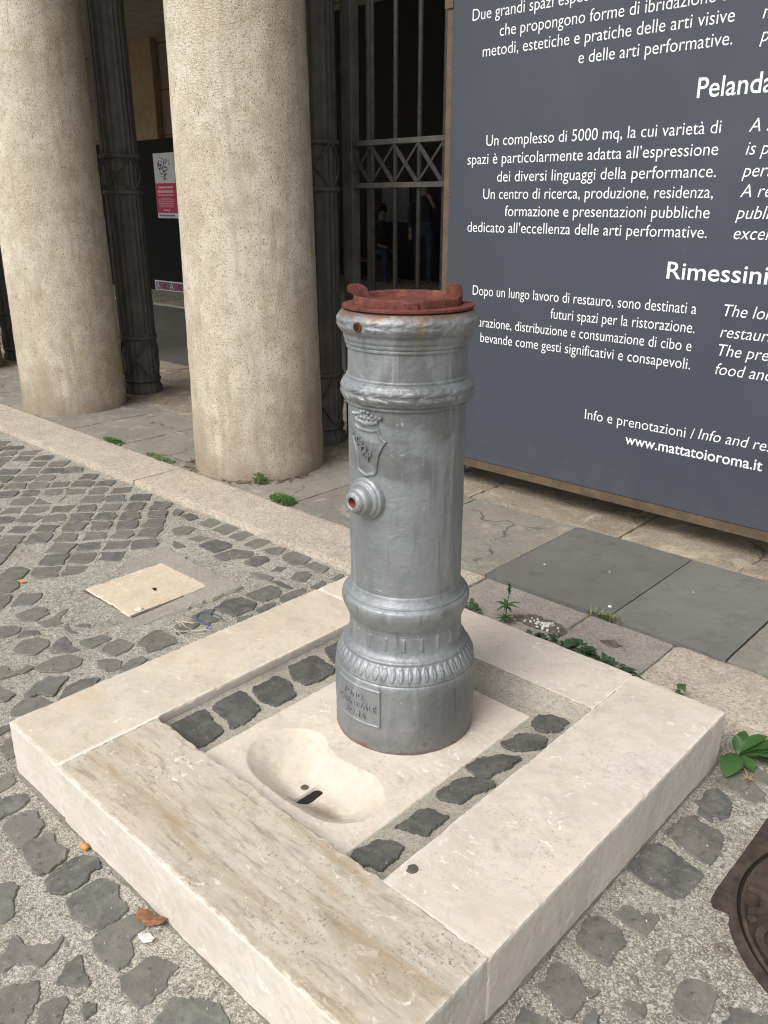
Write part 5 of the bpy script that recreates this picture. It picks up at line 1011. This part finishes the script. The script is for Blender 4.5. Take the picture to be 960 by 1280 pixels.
B0 = [('pelvis', 'chest'), ('chest', 'neck'), ('neck', 'chin'), ('chin', 'head'), ('chest', 'sl'), ('sl', 'el'), ('el', 'wl'), ('wl', 'hl'), ('chest', 'sr'), ('sr', 'er'), ('er', 'wr'), ('wr', 'hr'), ('pelvis', 'pl'), ('pl', 'kl'), ('kl', 'al'), ('al', 'tl'), ('pelvis', 'pr'), ('pr', 'kr'), ('kr', 'ar'), ('ar', 'tr'), ('head', 'nose')]
for s in 'lr':
    for k in range(5): B0.append(('h'+s, 'f%s%d' % (s, k)))
def hands(J):
    for s in 'lr':
        h = Vector(J['h'+s][0]); w_ = Vector(J['w'+s][0]); d = (h-w_).normalized(); sd_ = d.cross(Vector((0, 1, .3))).normalized()
        for k in range(5):
            off = (k-1.5)*.018 if k < 4 else -.045; L = (.075, .082, .078, .062, .045)[k]; J['f%s%d' % (s, k)] = (tuple(h+d*L*(1 if k < 4 else .4)+sd_*off), .008)
    return J
ST = hands({'pelvis': ((0, 0, .93), .13, .75), 'chest': ((0, 0, 1.26), .145, .7), 'neck': ((0, 0, 1.43), .055), 'chin': ((0, -.01, 1.49), .06), 'head': ((0, -.01, 1.58), .088), 'nose': ((0, -.10, 1.55), .012), 'sl': ((.18, 0, 1.37), .058), 'el': ((.25, -.04, 1.12), .043), 'wl': ((.16, -.22, 1.30), .030), 'hl': ((.10, -.22, 1.40), .032), 'sr': ((-.18, 0, 1.37), .058), 'er': ((-.24, .02, 1.10), .043), 'wr': ((-.22, -.08, .88), .030), 'hr': ((-.22, -.10, .80), .032), 'pl': ((.09, 0, .86), .095), 'kl': ((.10, -.02, .49), .062), 'al': ((.10, .02, .09), .042), 'tl': ((.11, -.14, .04), .035), 'pr': ((-.09, 0, .86), .095), 'kr': ((-.10, -.02, .49), .062), 'ar': ((-.11, .02, .09), .042), 'tr': ((-.13, -.14, .04), .035)})
SI = hands({'pelvis': ((0, 0, .52), .14, .8), 'chest': ((0, -.06, .86), .145, .7), 'neck': ((0, -.10, 1.03), .055), 'chin': ((0, -.12, 1.09), .06), 'head': ((0, -.13, 1.18), .088), 'nose': ((0, -.22, 1.15), .012), 'sl': ((.18, -.06, .97), .058), 'el': ((.23, -.10, .72), .043), 'wl': ((.14, -.32, .62), .030), 'hl': ((.10, -.39, .61), .032), 'sr': ((-.18, -.06, .97), .058), 'er': ((-.23, -.10, .72), .043), 'wr': ((-.14, -.32, .62), .030), 'hr': ((-.10, -.39, .61), .032), 'pl': ((.09, -.05, .50), .095), 'kl': ((.11, -.46, .50), .066), 'al': ((.11, -.42, .09), .042), 'tl': ((.12, -.57, .04), .035), 'pr': ((-.09, -.05, .50), .095), 'kr': ((-.11, -.46, .50), .066), 'ar': ((-.11, -.42, .09), .042), 'tr': ((-.12, -.57, .04), .035)})
person('person', (-8.55, 10.0, .03), math.radians(40), ST, B0, 'person in a dark jacket and jeans standing with one hand raised, deep in the passage', M['jacket'], M['jeans'])
person('person', (-9.55, 9.95, .03), math.radians(70), SI, B0, 'person in a dark top and blue jeans sitting on a bench deep in the passage', M['jacket'], M['jeans'])
bm = bmesh.new(); bx(bm, -10.25, -9.42, 9.72, 10.20, .36, .40, .004)
for x in (-10.2, -9.47): bx(bm, x-.02, x+.02, 9.75, 10.17, .03, .3575, .003)
tag(from_bm('bench', bm, M['iron'], None, origin=(-9.8, 10, .03)), 'low dark bench in the passage under the sitting person', 'bench')
